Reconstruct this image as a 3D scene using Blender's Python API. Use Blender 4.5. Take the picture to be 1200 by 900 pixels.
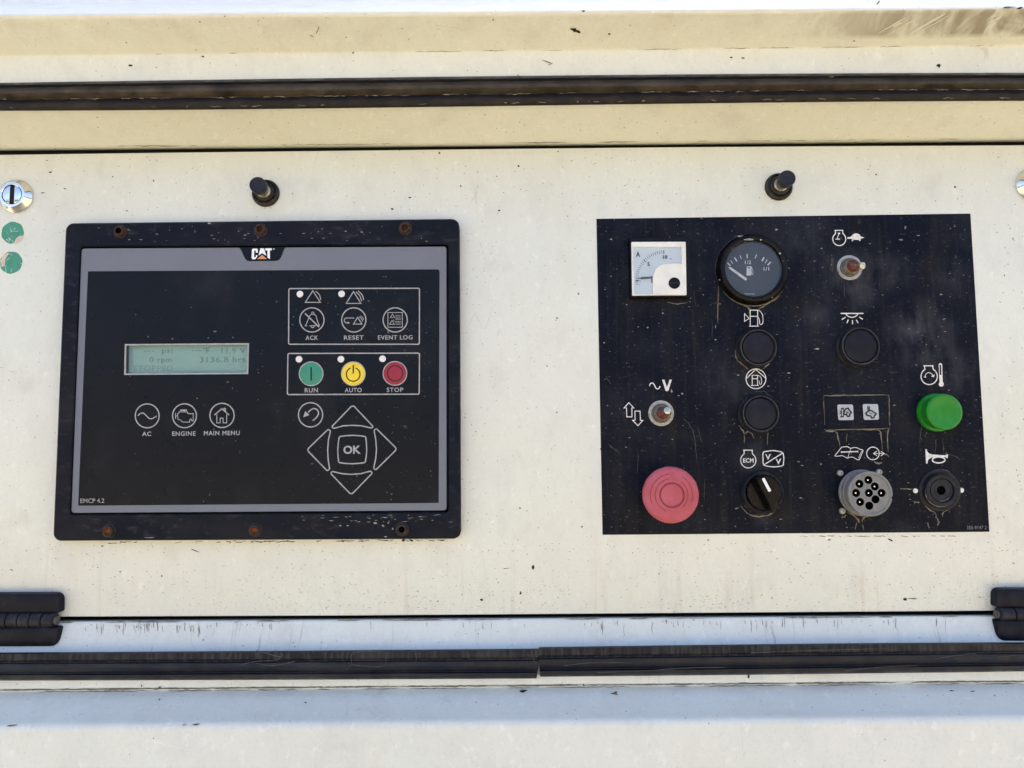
import bpy, bmesh, math, random
from mathutils import Vector, Matrix
random.seed(7)
for o in list(bpy.data.objects): bpy.data.objects.remove(o)
SC = bpy.context.scene
COL = SC.collection

# ------------------------------------------------------------------ camera
F, CX, CY, DIST = 870.0, 600.0, 450.0, 580.0          # focal length and centre in photo pixels, distance to the panel in mm
PITCH, YAW, ROLL = (math.radians(a) for a in (4.761, 0.254, 0.4845))
RM = (Matrix.Rotation(YAW, 3, 'Z') @ Matrix.Rotation(PITCH, 3, 'X') @ Matrix.Rotation(ROLL, 3, 'Y'))
cam = bpy.data.objects.new('camera', bpy.data.cameras.new('camera'))
COL.objects.link(cam)
rt, fw, up = RM.col[0], RM.col[1], RM.col[2]
m3 = Matrix((rt, up, -fw)).transposed()
cam.matrix_world = Matrix.Translation((0, -DIST / 1000, 0)) @ m3.to_4x4()
cam.data.sensor_width = 36; cam.data.lens = F / 1200 * 36
cam.data.clip_start = 0.01; cam.data.clip_end = 500
SC.camera = cam

# ------------------------------------------------------------------ light
SUN_EL, SUN_AZ = math.radians(47), math.radians(12)    # the sun stands behind the cabinet: the panel is in shade
w = bpy.data.worlds.new('World'); SC.world = w; w.use_nodes = True
nt = w.node_tree; nt.nodes.clear()
sky = nt.nodes.new('ShaderNodeTexSky'); sky.sky_type = 'NISHITA'; sky.sun_disc = False
sky.sun_elevation = SUN_EL; sky.sun_rotation = SUN_AZ
sky.air_density = 0.5; sky.dust_density = 6.0; sky.ozone_density = 1.1
bg = nt.nodes.new('ShaderNodeBackground'); bg.inputs['Strength'].default_value = 0.15
wo = nt.nodes.new('ShaderNodeOutputWorld')
nt.links.new(sky.outputs[0], bg.inputs[0]); nt.links.new(bg.outputs[0], wo.inputs[0])
sl = bpy.data.lights.new('sun', 'SUN'); sl.energy = 2.0; sl.angle = math.radians(0.5); sl.color = (1.0, 0.93, 0.82)
so = bpy.data.objects.new('sun', sl); COL.objects.link(so)
Ldir = Vector((math.sin(SUN_AZ) * math.cos(SUN_EL), math.cos(SUN_AZ) * math.cos(SUN_EL), math.sin(SUN_EL)))
so.rotation_euler = Ldir.to_track_quat('Z', 'Y').to_euler(); so.location = (0, 0, 3)
vs = SC.view_settings
vs.view_transform = 'Standard'; vs.look = 'None'; vs.gamma = 1; vs.exposure = 2.32; vs.use_curve_mapping = False
SC.render.engine = 'CYCLES'

# ------------------------------------------------------------------ measuring
def at(px, py, d=0.0):
    """photo pixel -> (x, d, z) in mm on the upright plane standing d mm proud of the panel"""
    r = RM @ Vector(((px - CX) / F, 1.0, -(py - CY) / F))
    t = (DIST - d) / r.y
    return (r.x * t, d, r.z * t)
def mm(d=0.0): return (DIST - d) / F * 1.003          # mm per photo pixel at that depth

# ------------------------------------------------------------------ materials
class Mat:
    def __init__(s, name, col, rough=0.5, metal=0.0, spec=0.5, coat=0.0):
        s.m = bpy.data.materials.new(name); s.m.use_nodes = True
        s.t = s.m.node_tree; s.b = s.t.nodes['Principled BSDF']
        s.b.inputs['Roughness'].default_value = rough; s.b.inputs['Metallic'].default_value = metal
        s.b.inputs['Specular IOR Level'].default_value = spec
        if coat: s.b.inputs['Coat Weight'].default_value = coat; s.b.inputs['Coat Roughness'].default_value = 0.12
        s.b.inputs['Base Color'].default_value = (*col, 1)
        s.c = s.rgb(col); s.rough = rough; s.r = None; s.h = None
        s.geo = s.t.nodes.new('ShaderNodeNewGeometry')
    def n(s, kind, **kw):
        x = s.t.nodes.new(kind)
        for k, v in kw.items(): setattr(x, k, v)
        return x
    def rgb(s, col):
        x = s.t.nodes.new('ShaderNodeRGB'); x.outputs[0].default_value = (*col, 1); return x.outputs[0]
    def pos(s, scale=(1, 1, 1), rot=0.0, off=(0, 0, 0)):
        a = s.n('ShaderNodeMapping'); a.inputs['Scale'].default_value = scale
        a.inputs['Rotation'].default_value = (0, rot, 0); a.inputs['Location'].default_value = off
        if rot:                                           # turn first, stretch afterwards
            a.inputs['Scale'].default_value = (1, 1, 1)
            b = s.n('ShaderNodeMapping'); b.inputs['Scale'].default_value = scale
            s.t.links.new(s.geo.outputs['Position'], a.inputs[0]); s.t.links.new(a.outputs[0], b.inputs[0]); return b.outputs[0]
        s.t.links.new(s.geo.outputs['Position'], a.inputs[0]); return a.outputs[0]
    def noise(s, scale, detail=4, rough=0.55, st=(1, 1, 1), rot=0.0, off=(0, 0, 0), dist=0.0):
        x = s.n('ShaderNodeTexNoise'); x.inputs['Scale'].default_value = scale; x.inputs['Detail'].default_value = detail
        x.inputs['Roughness'].default_value = rough; x.inputs['Distortion'].default_value = dist
        s.t.links.new(s.pos(st, rot, off), x.inputs['Vector']); return x.outputs['Fac']
    def ramp(s, v, lo, hi, a=0.0, b=1.0):
        x = s.n('ShaderNodeMapRange', clamp=True)
        for i, q in zip((1, 2, 3, 4), (lo, hi, a, b)): x.inputs[i].default_value = q
        s.t.links.new(v, x.inputs[0]); return x.outputs[0]
    def op(s, o, a, b=None):
        x = s.n('ShaderNodeMath', operation=o)
        for i, q in enumerate((a, b)):
            if q is None: continue
            if isinstance(q, (int, float)): x.inputs[i].default_value = q
            else: s.t.links.new(q, x.inputs[i])
        return x.outputs[0]
    def lay(s, fac, col, k=1.0):
        if k != 1.0: fac = s.op('MULTIPLY', fac, k)
        x = s.n('ShaderNodeMix', data_type='RGBA')
        s.t.links.new(fac, x.inputs[0]); s.t.links.new(s.c, x.inputs[6]); x.inputs[7].default_value = (*col, 1)
        s.c = x.outputs[2]; return s
    # --- layers
    def mottle(s, scale, col, k, lo=0.45, hi=0.7, st=(1, 1, 1), off=(0, 0, 0), detail=5):
        return s.lay(s.ramp(s.noise(scale, detail, 0.6, st, off=off), lo, hi), col, k)
    def specks(s, scale, size, keep, col, k=1.0, st=(1, 1, 1), off=(0, 0, 0), clump=None):
        v = s.n('ShaderNodeTexVoronoi'); v.inputs['Scale'].default_value = scale
        s.t.links.new(s.pos(st, 0, off), v.inputs['Vector'])
        sp = s.n('ShaderNodeSeparateColor'); s.t.links.new(v.outputs['Color'], sp.inputs[0])
        rad = s.op('MULTIPLY', s.ramp(sp.outputs[1], 0, 1, 0.35, 1.0), size)
        dd = s.op('ADD', v.outputs['Distance'], s.ramp(s.noise(scale * 5, 2, 0.5, st), 0, 1, -size * .5, size * .5))
        f = s.op('MULTIPLY', s.op('LESS_THAN', dd, rad), s.op('LESS_THAN', sp.outputs[0], keep))
        if clump: f = s.op('MULTIPLY', f, s.ramp(s.noise(clump, 2), 0.42, 0.6))
        return s.lay(f, col, k)
    def scratch(s, scale, width, col, k, st=(1, 1, 1), rot=0.0, mask=30, lo=0.58, hi=0.68, off=(0, 0, 0)):
        a = s.op('ABSOLUTE', s.op('SUBTRACT', s.noise(scale, 1.5, 0.4, st, rot, off, 0.4), 0.5))
        f = s.op('MULTIPLY', s.ramp(a, 0, width, 1, 0), s.ramp(s.noise(mask, 2, 0.5, off=(3, 1, 2)), lo, hi))
        return s.lay(f, col, k)
    def edge_x(s, lo, hi):                                # 0..1 along world x in metres
        x = s.n('ShaderNodeSeparateXYZ'); s.t.links.new(s.geo.outputs['Position'], x.inputs[0])
        return s.ramp(x.outputs[0], lo, hi)
    def edge_z(s, lo, hi):
        x = s.n('ShaderNodeSeparateXYZ'); s.t.links.new(s.geo.outputs['Position'], x.inputs[0])
        return s.ramp(x.outputs[2], lo, hi)
    def bump(s, scale, strength, dist=0.0003, st=(1, 1, 1), detail=4):
        b = s.n('ShaderNodeBump'); b.inputs['Strength'].default_value = strength; b.inputs['Distance'].default_value = dist
        s.t.links.new(s.noise(scale, detail, 0.6, st), b.inputs['Height']); s.t.links.new(b.outputs[0], s.b.inputs['Normal']); return s
    def vary_rough(s, scale, lo, hi, st=(1, 1, 1)):
        s.t.links.new(s.ramp(s.noise(scale, 4, 0.6, st), 0.35, 0.65, lo, hi), s.b.inputs['Roughness']); return s
    def done(s):
        s.t.links.new(s.c, s.b.inputs['Base Color']); return s.m

def simple(name, col, rough=0.5, metal=0.0, var=0.3, scale=150, bump=0.15, coat=0.0, spec=0.3, dust=None, dk=0.3):
    m = Mat(name, col, rough, metal, spec, coat)
    m.mottle(scale, tuple(c * (1 - var) for c in col), 1.0, 0.4, 0.7)
    if dust: m.mottle(scale * 0.5, dust, dk, 0.45, 0.68, off=(5, 2, 1))
    if bump: m.bump(scale * 6, bump, 0.0002)
    return m.done()

WHITE = (0.66, 0.695, 0.64)
def white_paint(name, extra=None):
    m = Mat(name, WHITE, 0.42, spec=0.45)
    m.mottle(6, (0.69, 0.745, 0.69), 0.55, 0.45, 0.62)
    m.mottle(14, (0.60, 0.625, 0.55), 0.35, 0.50, 0.72, off=(2, 0, 7))
    m.mottle(60, (0.53, 0.55, 0.51), 0.30, 0.5, 0.75, st=(1, 1, .5)); m.mottle(420, (0.50, 0.52, 0.48), 0.28, 0.52, 0.72, off=(1, 1, 1), detail=3)
    m.mottle(180, (0.80, 0.82, 0.80), 0.5, 0.60, 0.72, st=(.8, 1, .6), off=(6, 1, 2), detail=3)
    m.scratch(40, 0.006, (0.48, 0.46, 0.40), 0.55, st=(1, 1, 0.25), mask=22)
    m.scratch(60, 0.008, (0.80, 0.80, 0.77), 0.6, st=(1, 1, 1), rot=0.9, mask=15, off=(4, 4, 4))
    m.specks(130, 0.10, 0.34, (0.16, 0.13, 0.09), 0.8, clump=9)
    m.specks(210, 0.12, 0.20, (0.24, 0.21, 0.16), 0.7, off=(7, 3, 2), clump=14)
    m.mottle(32, (0.52, 0.535, 0.50), 0.40, 0.56, 0.70, st=(1, 1, .7), off=(8, 8, 2), detail=8)
    m.specks(330, 0.16, 0.22, (0.34, 0.31, 0.25), 0.7, off=(1, 2, 3))
    m.specks(62, 0.05, 0.18, (0.06, 0.05, 0.04), 0.9, st=(1, 1, 1), off=(8, 2, 3))
    if extra: extra(m)
    m.bump(240, 0.22, 0.0004); m.vary_rough(30, 0.30, 0.55)
    return m.done()
def panel_extra(m):
    # chafed, finely speckled band along the panel's foot and runs below the two plates
    band = m.ramp(m.edge_z(-0.135, -0.075), 0, 1, 1, 0)
    f = m.op('MULTIPLY', band, m.ramp(m.noise(420, 3, 0.7), 0.57, 0.66))
    m.lay(m.op('MULTIPLY', f, m.ramp(m.noise(12, 2), 0.42, 0.58)), (0.40, 0.36, 0.28), 0.55)
    f = m.op('MULTIPLY', m.ramp(m.noise(90, 3, 0.6, (1, 1, 0.06)), 0.60, 0.70), m.ramp(m.edge_z(-0.14, -0.06), 0, 1, 1, 0))
    m.lay(f, (0.50, 0.46, 0.37), 0.45)
def upper_extra(m):
    # brown grease wiped across the soffit at the right hand end
    zg = at(1130, 41, 54)[2] / 1000
    zt = at(1130, 9.2, 75)[2] / 1000
    top = m.ramp(m.edge_z(zt - .0002, zt + .0008), 0, 1, 1, 0)
    reg = m.op('MULTIPLY', m.op('MULTIPLY', m.edge_x(0.20, 0.29), top), m.edge_z(zg - .0012, zg + .0006))
    st = m.ramp(m.noise(30, 4, 0.6, (1.6, 0.8, 0.7), 0.0, dist=0.6), 0.36, 0.56)
    m.lay(m.op('MULTIPLY', reg, st), (0.22, 0.185, 0.125), 0.80)
    # grime line below the fold
    m.lay(m.op('MULTIPLY', m.op('MULTIPLY', m.ramp(m.noise(35, 5, 0.7, (1, 1, 1)), 0.45, 0.7), top), m.edge_z(zt - .009, zt - .001)), (0.36, 0.31, 0.20), 0.25)
def lower_extra(m):
    f = m.ramp(m.noise(260, 3, 0.6, (1, 0.1, 0.10)), 0.60, 0.70)
    m.lay(m.op('MULTIPLY', m.op('MULTIPLY', f, m.edge_z(-.182, -.150)), m.ramp(m.noise(18, 2), 0.4, 0.6)), (0.34, 0.32, 0.27), 0.5)

M = {}
M['panel'] = white_paint('white_paint_panel', panel_extra)
M['upper'] = white_paint('white_paint_upper', upper_extra)
M['lower'] = white_paint('white_paint_lower', lower_extra)
M['dark'] = simple('dark_inside', (0.02, 0.018, 0.015), 0.9)
m = Mat('bezel_black', (0.0035, 0.0058, 0.0135), 0.42, spec=0.12)
m.mottle(40, (0.016, 0.017, 0.021), 0.6, 0.45, 0.7, st=(.4, 1, 1))
m.mottle(240, (0.07, 0.07, 0.072), 0.35, 0.55, 0.75, st=(.5, 1, 1), off=(3, 3, 3))
m.specks(160, 0.13, 0.14, (0.45, 0.44, 0.42), 0.7, st=(.5, 1, 1), clump=14)
m.vary_rough(40, 0.35, 0.6); m.bump(700, 0.25, 0.0002); M['bezel'] = m.done()
m = Mat('membrane_black', (0.0028, 0.0048, 0.009), 0.30, spec=0.15)
m.mottle(8, (0.0055, 0.007, 0.010), 0.6)
m.specks(150, 0.09, 0.20, (0.30, 0.32, 0.34), 0.6, clump=10)
m.specks(320, 0.12, 0.09, (0.25, 0.26, 0.28), 0.5, off=(2, 4, 1))
m.specks(110, .10, .10, (.10, .105, .11), .5, off=(6, 1, 6))
m.mottle(24, (.016, .018, .022), .55, .52, .72, st=(1, 1, .8), off=(2, 2, 9), detail=8)
m.vary_rough(60, 0.27, 0.40); m.bump(900, 0.12, 0.0001); M['membrane'] = m.done()
m = Mat('decal_black', (0.0024, 0.0042, 0.011), 0.45, spec=0.09)
m.mottle(11, (0.016, 0.019, 0.028), 0.8, 0.50, 0.72, off=(1, 0, 1.8))
m.mottle(70, (0.016, 0.017, 0.019), 0.6, 0.52, 0.72, st=(1, 1, .15))
m.mottle(26, (0.022, 0.020, 0.014), 0.5, 0.56, 0.74, st=(1, 1, .6), off=(5, 0, 5))
m.specks(150, 0.09, 0.14, (0.25, 0.26, 0.27), 0.5, st=(.55, 1, 1.1), clump=8)
m.specks(300, 0.12, 0.10, (0.28, 0.28, 0.27), 0.6, off=(2, 4, 1))
m.mottle(330, (0.035, 0.038, 0.046), .20, .56, .72, st=(1, 1, .03), off=(4, 4, 4), detail=2)
m.mottle(500, (0.09, 0.09, 0.088), .35, .60, .72, st=(.6, 1, 1), off=(7, 4, 4), detail=3)
# wiped chalky haze right of the toggle switch
for hx, hz, hr, hk in ((0.268, 0.128, 0.030, .9), (0.318, 0.085, 0.032, 1.0), (0.345, 0.055, 0.022, .7), (0.238, 0.098, 0.014, .6), (0.300, 0.135, .02, .5), (-0.118 + .30, -.01, .018, .5), (.165, .052, .03, .35), (0.235, 0.16, .03, .4), (.345, .13, .02, .4), (.19, -.055, .012, .6), (.30, -.075, .02, .4), (.09, .03, .03, .3), (.10, .13, .03, .3)):
    mp = m.n('ShaderNodeVectorMath', operation='DISTANCE'); m.t.links.new(m.pos((1, 1, 1)), mp.inputs[0]); mp.inputs[1].default_value = (hx, 0, hz)
    f = m.op('MULTIPLY', m.ramp(mp.outputs['Value'], hr, hr * .25), m.ramp(m.noise(60, 5, .65, (1, 1, .6)), .38, .68)); m.lay(f, (0.055, 0.060, 0.072), hk)
m.vary_rough(50, 0.30, 0.5); m.bump(700, 0.15, 0.0002); M['decal'] = m.done()
m = Mat('border_grey', (0.155, 0.175, 0.215), 0.38, spec=.3); m.mottle(30, (0.14, 0.155, 0.19), .5); m.specks(200, .08, .06, (.05, .05, .06), .6); m.bump(800, .15, .0001); M['border'] = m.done()
M['print_grey'] = simple('print_grey', (0.36, 0.37, 0.39), 0.5, var=.25, scale=300)
M['print_white'] = simple('print_white', (0.74, 0.745, 0.75), 0.5, var=.35, scale=420)
M['print_black'] = simple('print_black', (0.012, 0.014, 0.016), 0.5)
M['print_dim'] = simple('print_dim', (0.20, 0.21, 0.23), 0.5)
M['logo_white'] = simple('logo_white', (0.84, 0.87, 0.90), 0.4, var=.1)
M['logo_orange'] = simple('logo_orange', (0.60, 0.27, 0.12), 0.4, var=.1)
M['key_green'] = simple('key_green', (0.045, 0.26, 0.18), 0.4, var=.15)
M['key_yellow'] = simple('key_yellow', (0.78, 0.60, 0.04), 0.4, var=.1)
M['key_red'] = simple('key_red', (0.30, 0.022, 0.045), 0.4, var=.15)
M['led'] = simple('led_clear', (0.72, 0.73, 0.74), 0.25, var=.1)
m = Mat('lcd_green', (0.33, 0.52, 0.42), 0.32); m.mottle(30, (0.35, 0.54, 0.44), .5); m.mottle(300, (.27, .45, .36), .3); M['lcd'] = m.done()
M['lcd_text'] = simple('lcd_text', (0.215, 0.35, 0.30), 0.4, var=.45, scale=500)
M['lcd_faint'] = simple('lcd_faint', (0.255, 0.41, 0.335), 0.4, var=.3, scale=500)
M['rust'] = simple('rusty_steel', (0.055, 0.030, 0.022), 0.85, var=.7, scale=500, bump=.6)
M['rust_bright'] = simple('orange_rust', (0.34, 0.10, 0.018), 0.9, var=.6, scale=700, bump=.6)
M['rust_brown'] = simple('brown_rust', (0.036, 0.026, 0.022), 0.7, var=.6, scale=400, bump=.6)
m = Mat('rubber', (0.006, 0.008, 0.017), 0.36, spec=.5)
m.mottle(28, (0.040, 0.036, 0.030), 0.45, .50, .72, st=(.35, 1, 3)); m.mottle(200, (0.05, 0.047, 0.042), .3, .52, .7, st=(.4, 1, 1))
m.specks(170, .14, .10, (.42, .40, .36), .7, st=(.4, 1, 1), clump=14); m.bump(400, .5, .0006); m.vary_rough(60, .38, .7); M['rubber'] = m.done()
M['rubber_dusty'] = simple('dusty_rubber', (0.044, 0.037, 0.029), 0.65, var=.6, scale=70, bump=.6, dust=(.085, .073, .055), dk=.7)
M['rubber_brown'] = simple('dirty_rubber', (0.007, 0.005, 0.004), 0.6, var=.7, scale=120, bump=.5, dust=(.034, .026, .020), dk=.5)
m = Mat('rubber_low', (0.005, 0.007, 0.014), 0.40, spec=.28)
m.mottle(60, (0.018, 0.019, 0.022), 0.7, .48, .68, st=(1.5, 1, .4)); m.mottle(25, (.045, .047, .055), .5, .5, .7, st=(.3, 1, 4), off=(3, 1, 1))
m.specks(200, .13, .08, (.35, .33, .3), .6, clump=14); m.bump(300, .5, .0005, st=(2, 1, .3)); m.vary_rough(60, .33, .6); M['rubber_low'] = m.done()
m = Mat('rubber_ribbed', (0.007, 0.008, 0.012), 0.5, spec=.2); m.mottle(330, (0.040, 0.040, 0.040), .75, .46, .62, st=(1, 1, .12), detail=2); m.mottle(26, (0.045, 0.044, 0.042), .5, .5, .7, st=(1, 1, 2)); m.bump(330, .6, .0006, st=(1, 1, .1)); M['rubber_rib'] = m.done()
M['plastic'] = simple('black_plastic', (0.004, 0.0065, 0.015), 0.45, var=.4, scale=200, dust=(.022, .024, .030), dk=.5, spec=.15)
M['plastic_face'] = simple('black_plastic_face', (0.0045, 0.006, 0.014), 0.45, var=.3, scale=160, dust=(.015, .017, .029), dk=.7, spec=.2)
M['plastic_gloss'] = simple('black_gloss', (0.003, 0.003, 0.0035), 0.25, var=.4, scale=250, dust=(.05, .048, .042), dk=.12, spec=.16)
M['plastic_worn'] = simple('worn_grey_black', (0.014, 0.016, 0.023), 0.5, var=.4, scale=200, dust=(.050, .052, .055), dk=.5, spec=.2)
M['rim_dust'] = simple('dusty_rim', (0.075, 0.072, 0.068), 0.6, var=.7, scale=260, dust=(.24, .22, .18), dk=.6)
M['rim_pale'] = simple('pale_rim', (0.042, 0.044, 0.050), 0.6, var=.6, scale=300, dust=(.085, .083, .08), dk=.5)
M['stub'] = simple('stub_rubber', (0.008, 0.009, 0.022), 0.5, var=.4, scale=300, dust=(.03, .03, .045), dk=.5)
M['stub_ring'] = simple('stub_ring', (0.005, 0.005, 0.006), 0.4, var=.4, scale=300, dust=(.10, .09, .07), dk=.3)
M['stem'] = simple('stem_metal', (0.42, 0.40, 0.35), 0.35, metal=.75, var=.4, scale=400)
M['chrome'] = simple('chrome', (0.78, 0.79, 0.80), 0.10, metal=1.0, var=.12, scale=300, bump=.05)
M['slot'] = simple('slot_dark', (0.02, 0.018, 0.015), 0.6)
m = Mat('sticker_green', (0.045, 0.27, 0.19), 0.5); m.mottle(120, (.03, .19, .13), .7); m.scratch(160, .03, (.55, .60, .56), .9, mask=90, lo=.5, hi=.6); m.specks(300, .2, .15, (.5, .55, .5), .8); M['sticker'] = m.done()
m = Mat('sticker_backing', (0.60, 0.52, 0.45), 0.7); m.mottle(200, (.40, .36, .33), .6); M['backing'] = m.done()
m = Mat('faded_red', (0.44, 0.095, 0.128), 0.6, spec=.25); m.mottle(55, (.345, .058, .074), .7); m.mottle(90, (.44, .13, .18), .5, off=(3, 3, 3)); m.specks(400, .2, .12, (.32, .06, .06), .6); m.bump(500, .3, .0002); M['red'] = m.done()
M['red_groove'] = simple('red_groove', (0.27, 0.045, 0.058), 0.6, var=.3)
m = Mat('green_lens', (0.008, 0.215, 0.014), 0.34, spec=.3, coat=.1); m.mottle(70, (.010, .16, .012), .5); m.mottle(160, (.05, .24, .05), .3, off=(2, 2, 2)); m.bump(500, .15, .0002)
m.b.inputs['Subsurface Weight'].default_value = .25; m.b.inputs['Subsurface Radius'].default_value = (.001, .004, .001); M['green'] = m.done()
M['boot_red'] = simple('red_boot', (0.12, 0.030, 0.020), 0.6, var=.5, scale=500, bump=.4, dust=(.12, .10, .08), dk=.5)
M['nickel'] = simple('dull_nickel', (0.40, 0.40, 0.36), 0.38, metal=.55, var=.45, scale=350, bump=.3)
M['thread'] = simple('thread_grey', (0.16, 0.15, 0.14), 0.5, metal=.4, var=.5, scale=400)
M['tip'] = simple('lever_tip', (0.52, 0.53, 0.47), 0.25, metal=.7, var=.3, scale=500)
M['conn'] = simple('connector_grey', (0.195, 0.20, 0.205), 0.55, var=.22, scale=220, dust=(.26, .25, .22), dk=.4)
M['hole'] = simple('pin_hole', (0.002, 0.002, 0.002), 0.9, bump=0, spec=.05)
M['pin'] = simple('pin_metal', (0.85, 0.84, 0.80), 0.15, metal=1.0, var=.1)
M['meter_white'] = simple('meter_white', (0.74, 0.78, 0.77), 0.4, var=.08, scale=150, dust=(.45, .43, .36), dk=.25)
M['card'] = simple('scale_card', (0.80, 0.86, 0.92), 0.5, var=.06, scale=60)  # card colour carries the blue tint of sky reflected in the glass
M['dial'] = simple('dial_grey', (0.050, 0.050, 0.053), 0.55, var=.15, scale=60, dust=(.075, .074, .073), dk=.5, bump=0)
M['icon_pad'] = simple('icon_pad_grey', (0.40, 0.45, 0.50), 0.45, var=.12, scale=200)
M['residue'] = simple('dried_residue', (0.25, 0.225, 0.165), 0.85, var=.65, scale=300, dust=(.09, .08, .06), dk=.8)
M['residue_light'] = simple('dried_residue_light', (0.40, 0.40, 0.38), 0.8, var=.7, scale=260, dust=(.10, .10, .10), dk=.8)
M['residue_dim'] = simple('dried_residue_dim', (0.085, 0.085, 0.082), 0.85, var=.6, scale=260)
M['grime'] = simple('brown_grime', (0.040, 0.034, 0.020), 0.8, var=.5, scale=200, dust=(.14, .115, .07), dk=.7)
M['groove_grime'] = simple('groove_grime', (0.20, 0.185, 0.15), 0.8, var=.5, scale=300)
M['smudge'] = simple('smudge_grey', (0.36, 0.34, 0.29), 0.7, var=.4, scale=300)
M['dust_dim'] = simple('dust_dim', (0.14, 0.145, 0.15), 0.8, var=.5, scale=400)
M['chip'] = simple('bare_chip', (0.030, 0.024, 0.018), 0.8, var=.5, scale=400)
M['scuff'] = simple('scuff', (0.20, 0.165, 0.11), 0.8, var=.5, scale=400)
# thin clear pane: mostly lets light through, reflects by angle
gm = bpy.data.materials.new('clear_pane'); gm.use_nodes = True; t = gm.node_tree; t.nodes.clear()
tr = t.nodes.new('ShaderNodeBsdfTransparent'); tr.inputs[0].default_value = (.93, .95, .96, 1); gl = t.nodes.new('ShaderNodeBsdfGlossy'); gl.inputs['Roughness'].default_value = .08
fr = t.nodes.new('ShaderNodeFresnel'); fr.inputs[0].default_value = 1.5; ad = t.nodes.new('ShaderNodeMath'); ad.operation = 'MULTIPLY'; ad.inputs[1].default_value = 0.6
mx = t.nodes.new('ShaderNodeMixShader'); ou = t.nodes.new('ShaderNodeOutputMaterial')
t.links.new(fr.outputs[0], ad.inputs[0]); t.links.new(ad.outputs[0], mx.inputs[0]); t.links.new(tr.outputs[0], mx.inputs[1]); t.links.new(gl.outputs[0], mx.inputs[2]); t.links.new(mx.outputs[0], ou.inputs[0])
M['pane'] = gm
m = Mat('sandy_ground', (0.335, 0.275, 0.160), 0.95); m.mottle(1.5, (.265, .21, .12), .7); m.mottle(14, (.38, .31, .18), .5); m.specks(20, .25, .4, (.28, .22, .13), .8); m.bump(30, .6, .02); M['ground'] = m.done()

# ------------------------------------------------------------------ mesh helpers (all shapes in mm: x right, d proud of the panel, z up)
ROOTS = {}
def root_loc(o):
    while o.parent: o = o.parent
    return o.location
def mk(name, V, Fc, mat, parent=None, smooth=False, kind=None, loc=None):
    me = bpy.data.meshes.new(name)
    L = root_loc(parent) if parent else Vector(loc if loc else (0, 0, 0))
    me.from_pydata([(x / 1000 - L.x, -d / 1000 - L.y, z / 1000 - L.z) for x, d, z in V], [], Fc)
    me.materials.append(M[mat])
    bm = bmesh.new(); bm.from_mesh(me); bmesh.ops.recalc_face_normals(bm, faces=bm.faces)
    if smooth:
        for f in bm.faces: f.smooth = True
        for e in bm.edges:
            if len(e.link_faces) == 2 and e.calc_face_angle(0) > math.radians(32): e.smooth = False
    bm.to_mesh(me); bm.free()
    o = bpy.data.objects.new(name, me); COL.objects.link(o)
    if parent: o.parent = parent
    else: o.location = L
    if kind: o['kind'] = kind
    return o
def tag(o, label, cat=None, group=None):
    o['label'] = label
    if cat: o['category'] = cat
    if group: o['group'] = group
    return o
def thing(name, label, cat, p, group=None):
    o = bpy.data.objects.new(name, None); COL.objects.link(o); o.empty_display_size = .01
    o.location = (p[0] / 1000, -p[1] / 1000, p[2] / 1000)
    return tag(o, label, cat, group)
class Geo:                                                   # gathers several shells that belong to one part
    def __init__(s): s.V = []; s.F = []
    def add(s, V, Fc):
        n = len(s.V); s.V += list(V); s.F += [[i + n for i in f] for f in Fc]; return s
    def mk(s, name, mat, parent=None, **k): return mk(name, s.V, s.F, mat, parent, **k)

def lathe(c, prof, segs=48, wob=None, squash=1.0):
    """c = (x, z) of the axis in mm; prof = [(radius, d)]; axis points out of the panel"""
    V, Fc, rings = [], [], []
    for r, d in prof:
        if r < 1e-4: rings.append([len(V)]); V.append((c[0], d, c[1])); continue
        ring = []
        for i in range(segs):
            a = 2 * math.pi * i / segs; rr = r * (wob(a, r, d) if wob else 1)
            ring.append(len(V)); V.append((c[0] + rr * math.cos(a), d, c[1] + rr * math.sin(a) * squash))
        rings.append(ring)
    for A, B in zip(rings, rings[1:]):
        if len(A) == 1 and len(B) == 1: continue
        for i in range(segs):
            j = (i + 1) % segs
            if len(A) == 1: Fc.append([A[0], B[i], B[j]])
            elif len(B) == 1: Fc.append([A[i], A[j], B[0]])
            else: Fc.append([A[i], A[j], B[j], B[i]])
    return V, Fc
def inset(pts, b):
    n = len(pts); ar = sum(pts[i][0] * pts[(i + 1) % n][1] - pts[(i + 1) % n][0] * pts[i][1] for i in range(n)); sg = 1 if ar > 0 else -1
    out = []
    for i in range(n):
        a, p, q = Vector(pts[i - 1]), Vector(pts[i]), Vector(pts[(i + 1) % n])
        e1 = (p - a); e2 = (q - p)
        if e1.length < 1e-6 or e2.length < 1e-6: out.append(tuple(p)); continue
        e1.normalize(); e2.normalize()
        n1 = Vector((-e1.y, e1.x)) * sg; n2 = Vector((-e2.y, e2.x)) * sg
        h = n1 + n2; h = h / max(h.length_squared, .3) * 2
        out.append((p.x + h.x * b * 1.0, p.y + h.y * b * 1.0))
    return out
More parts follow.
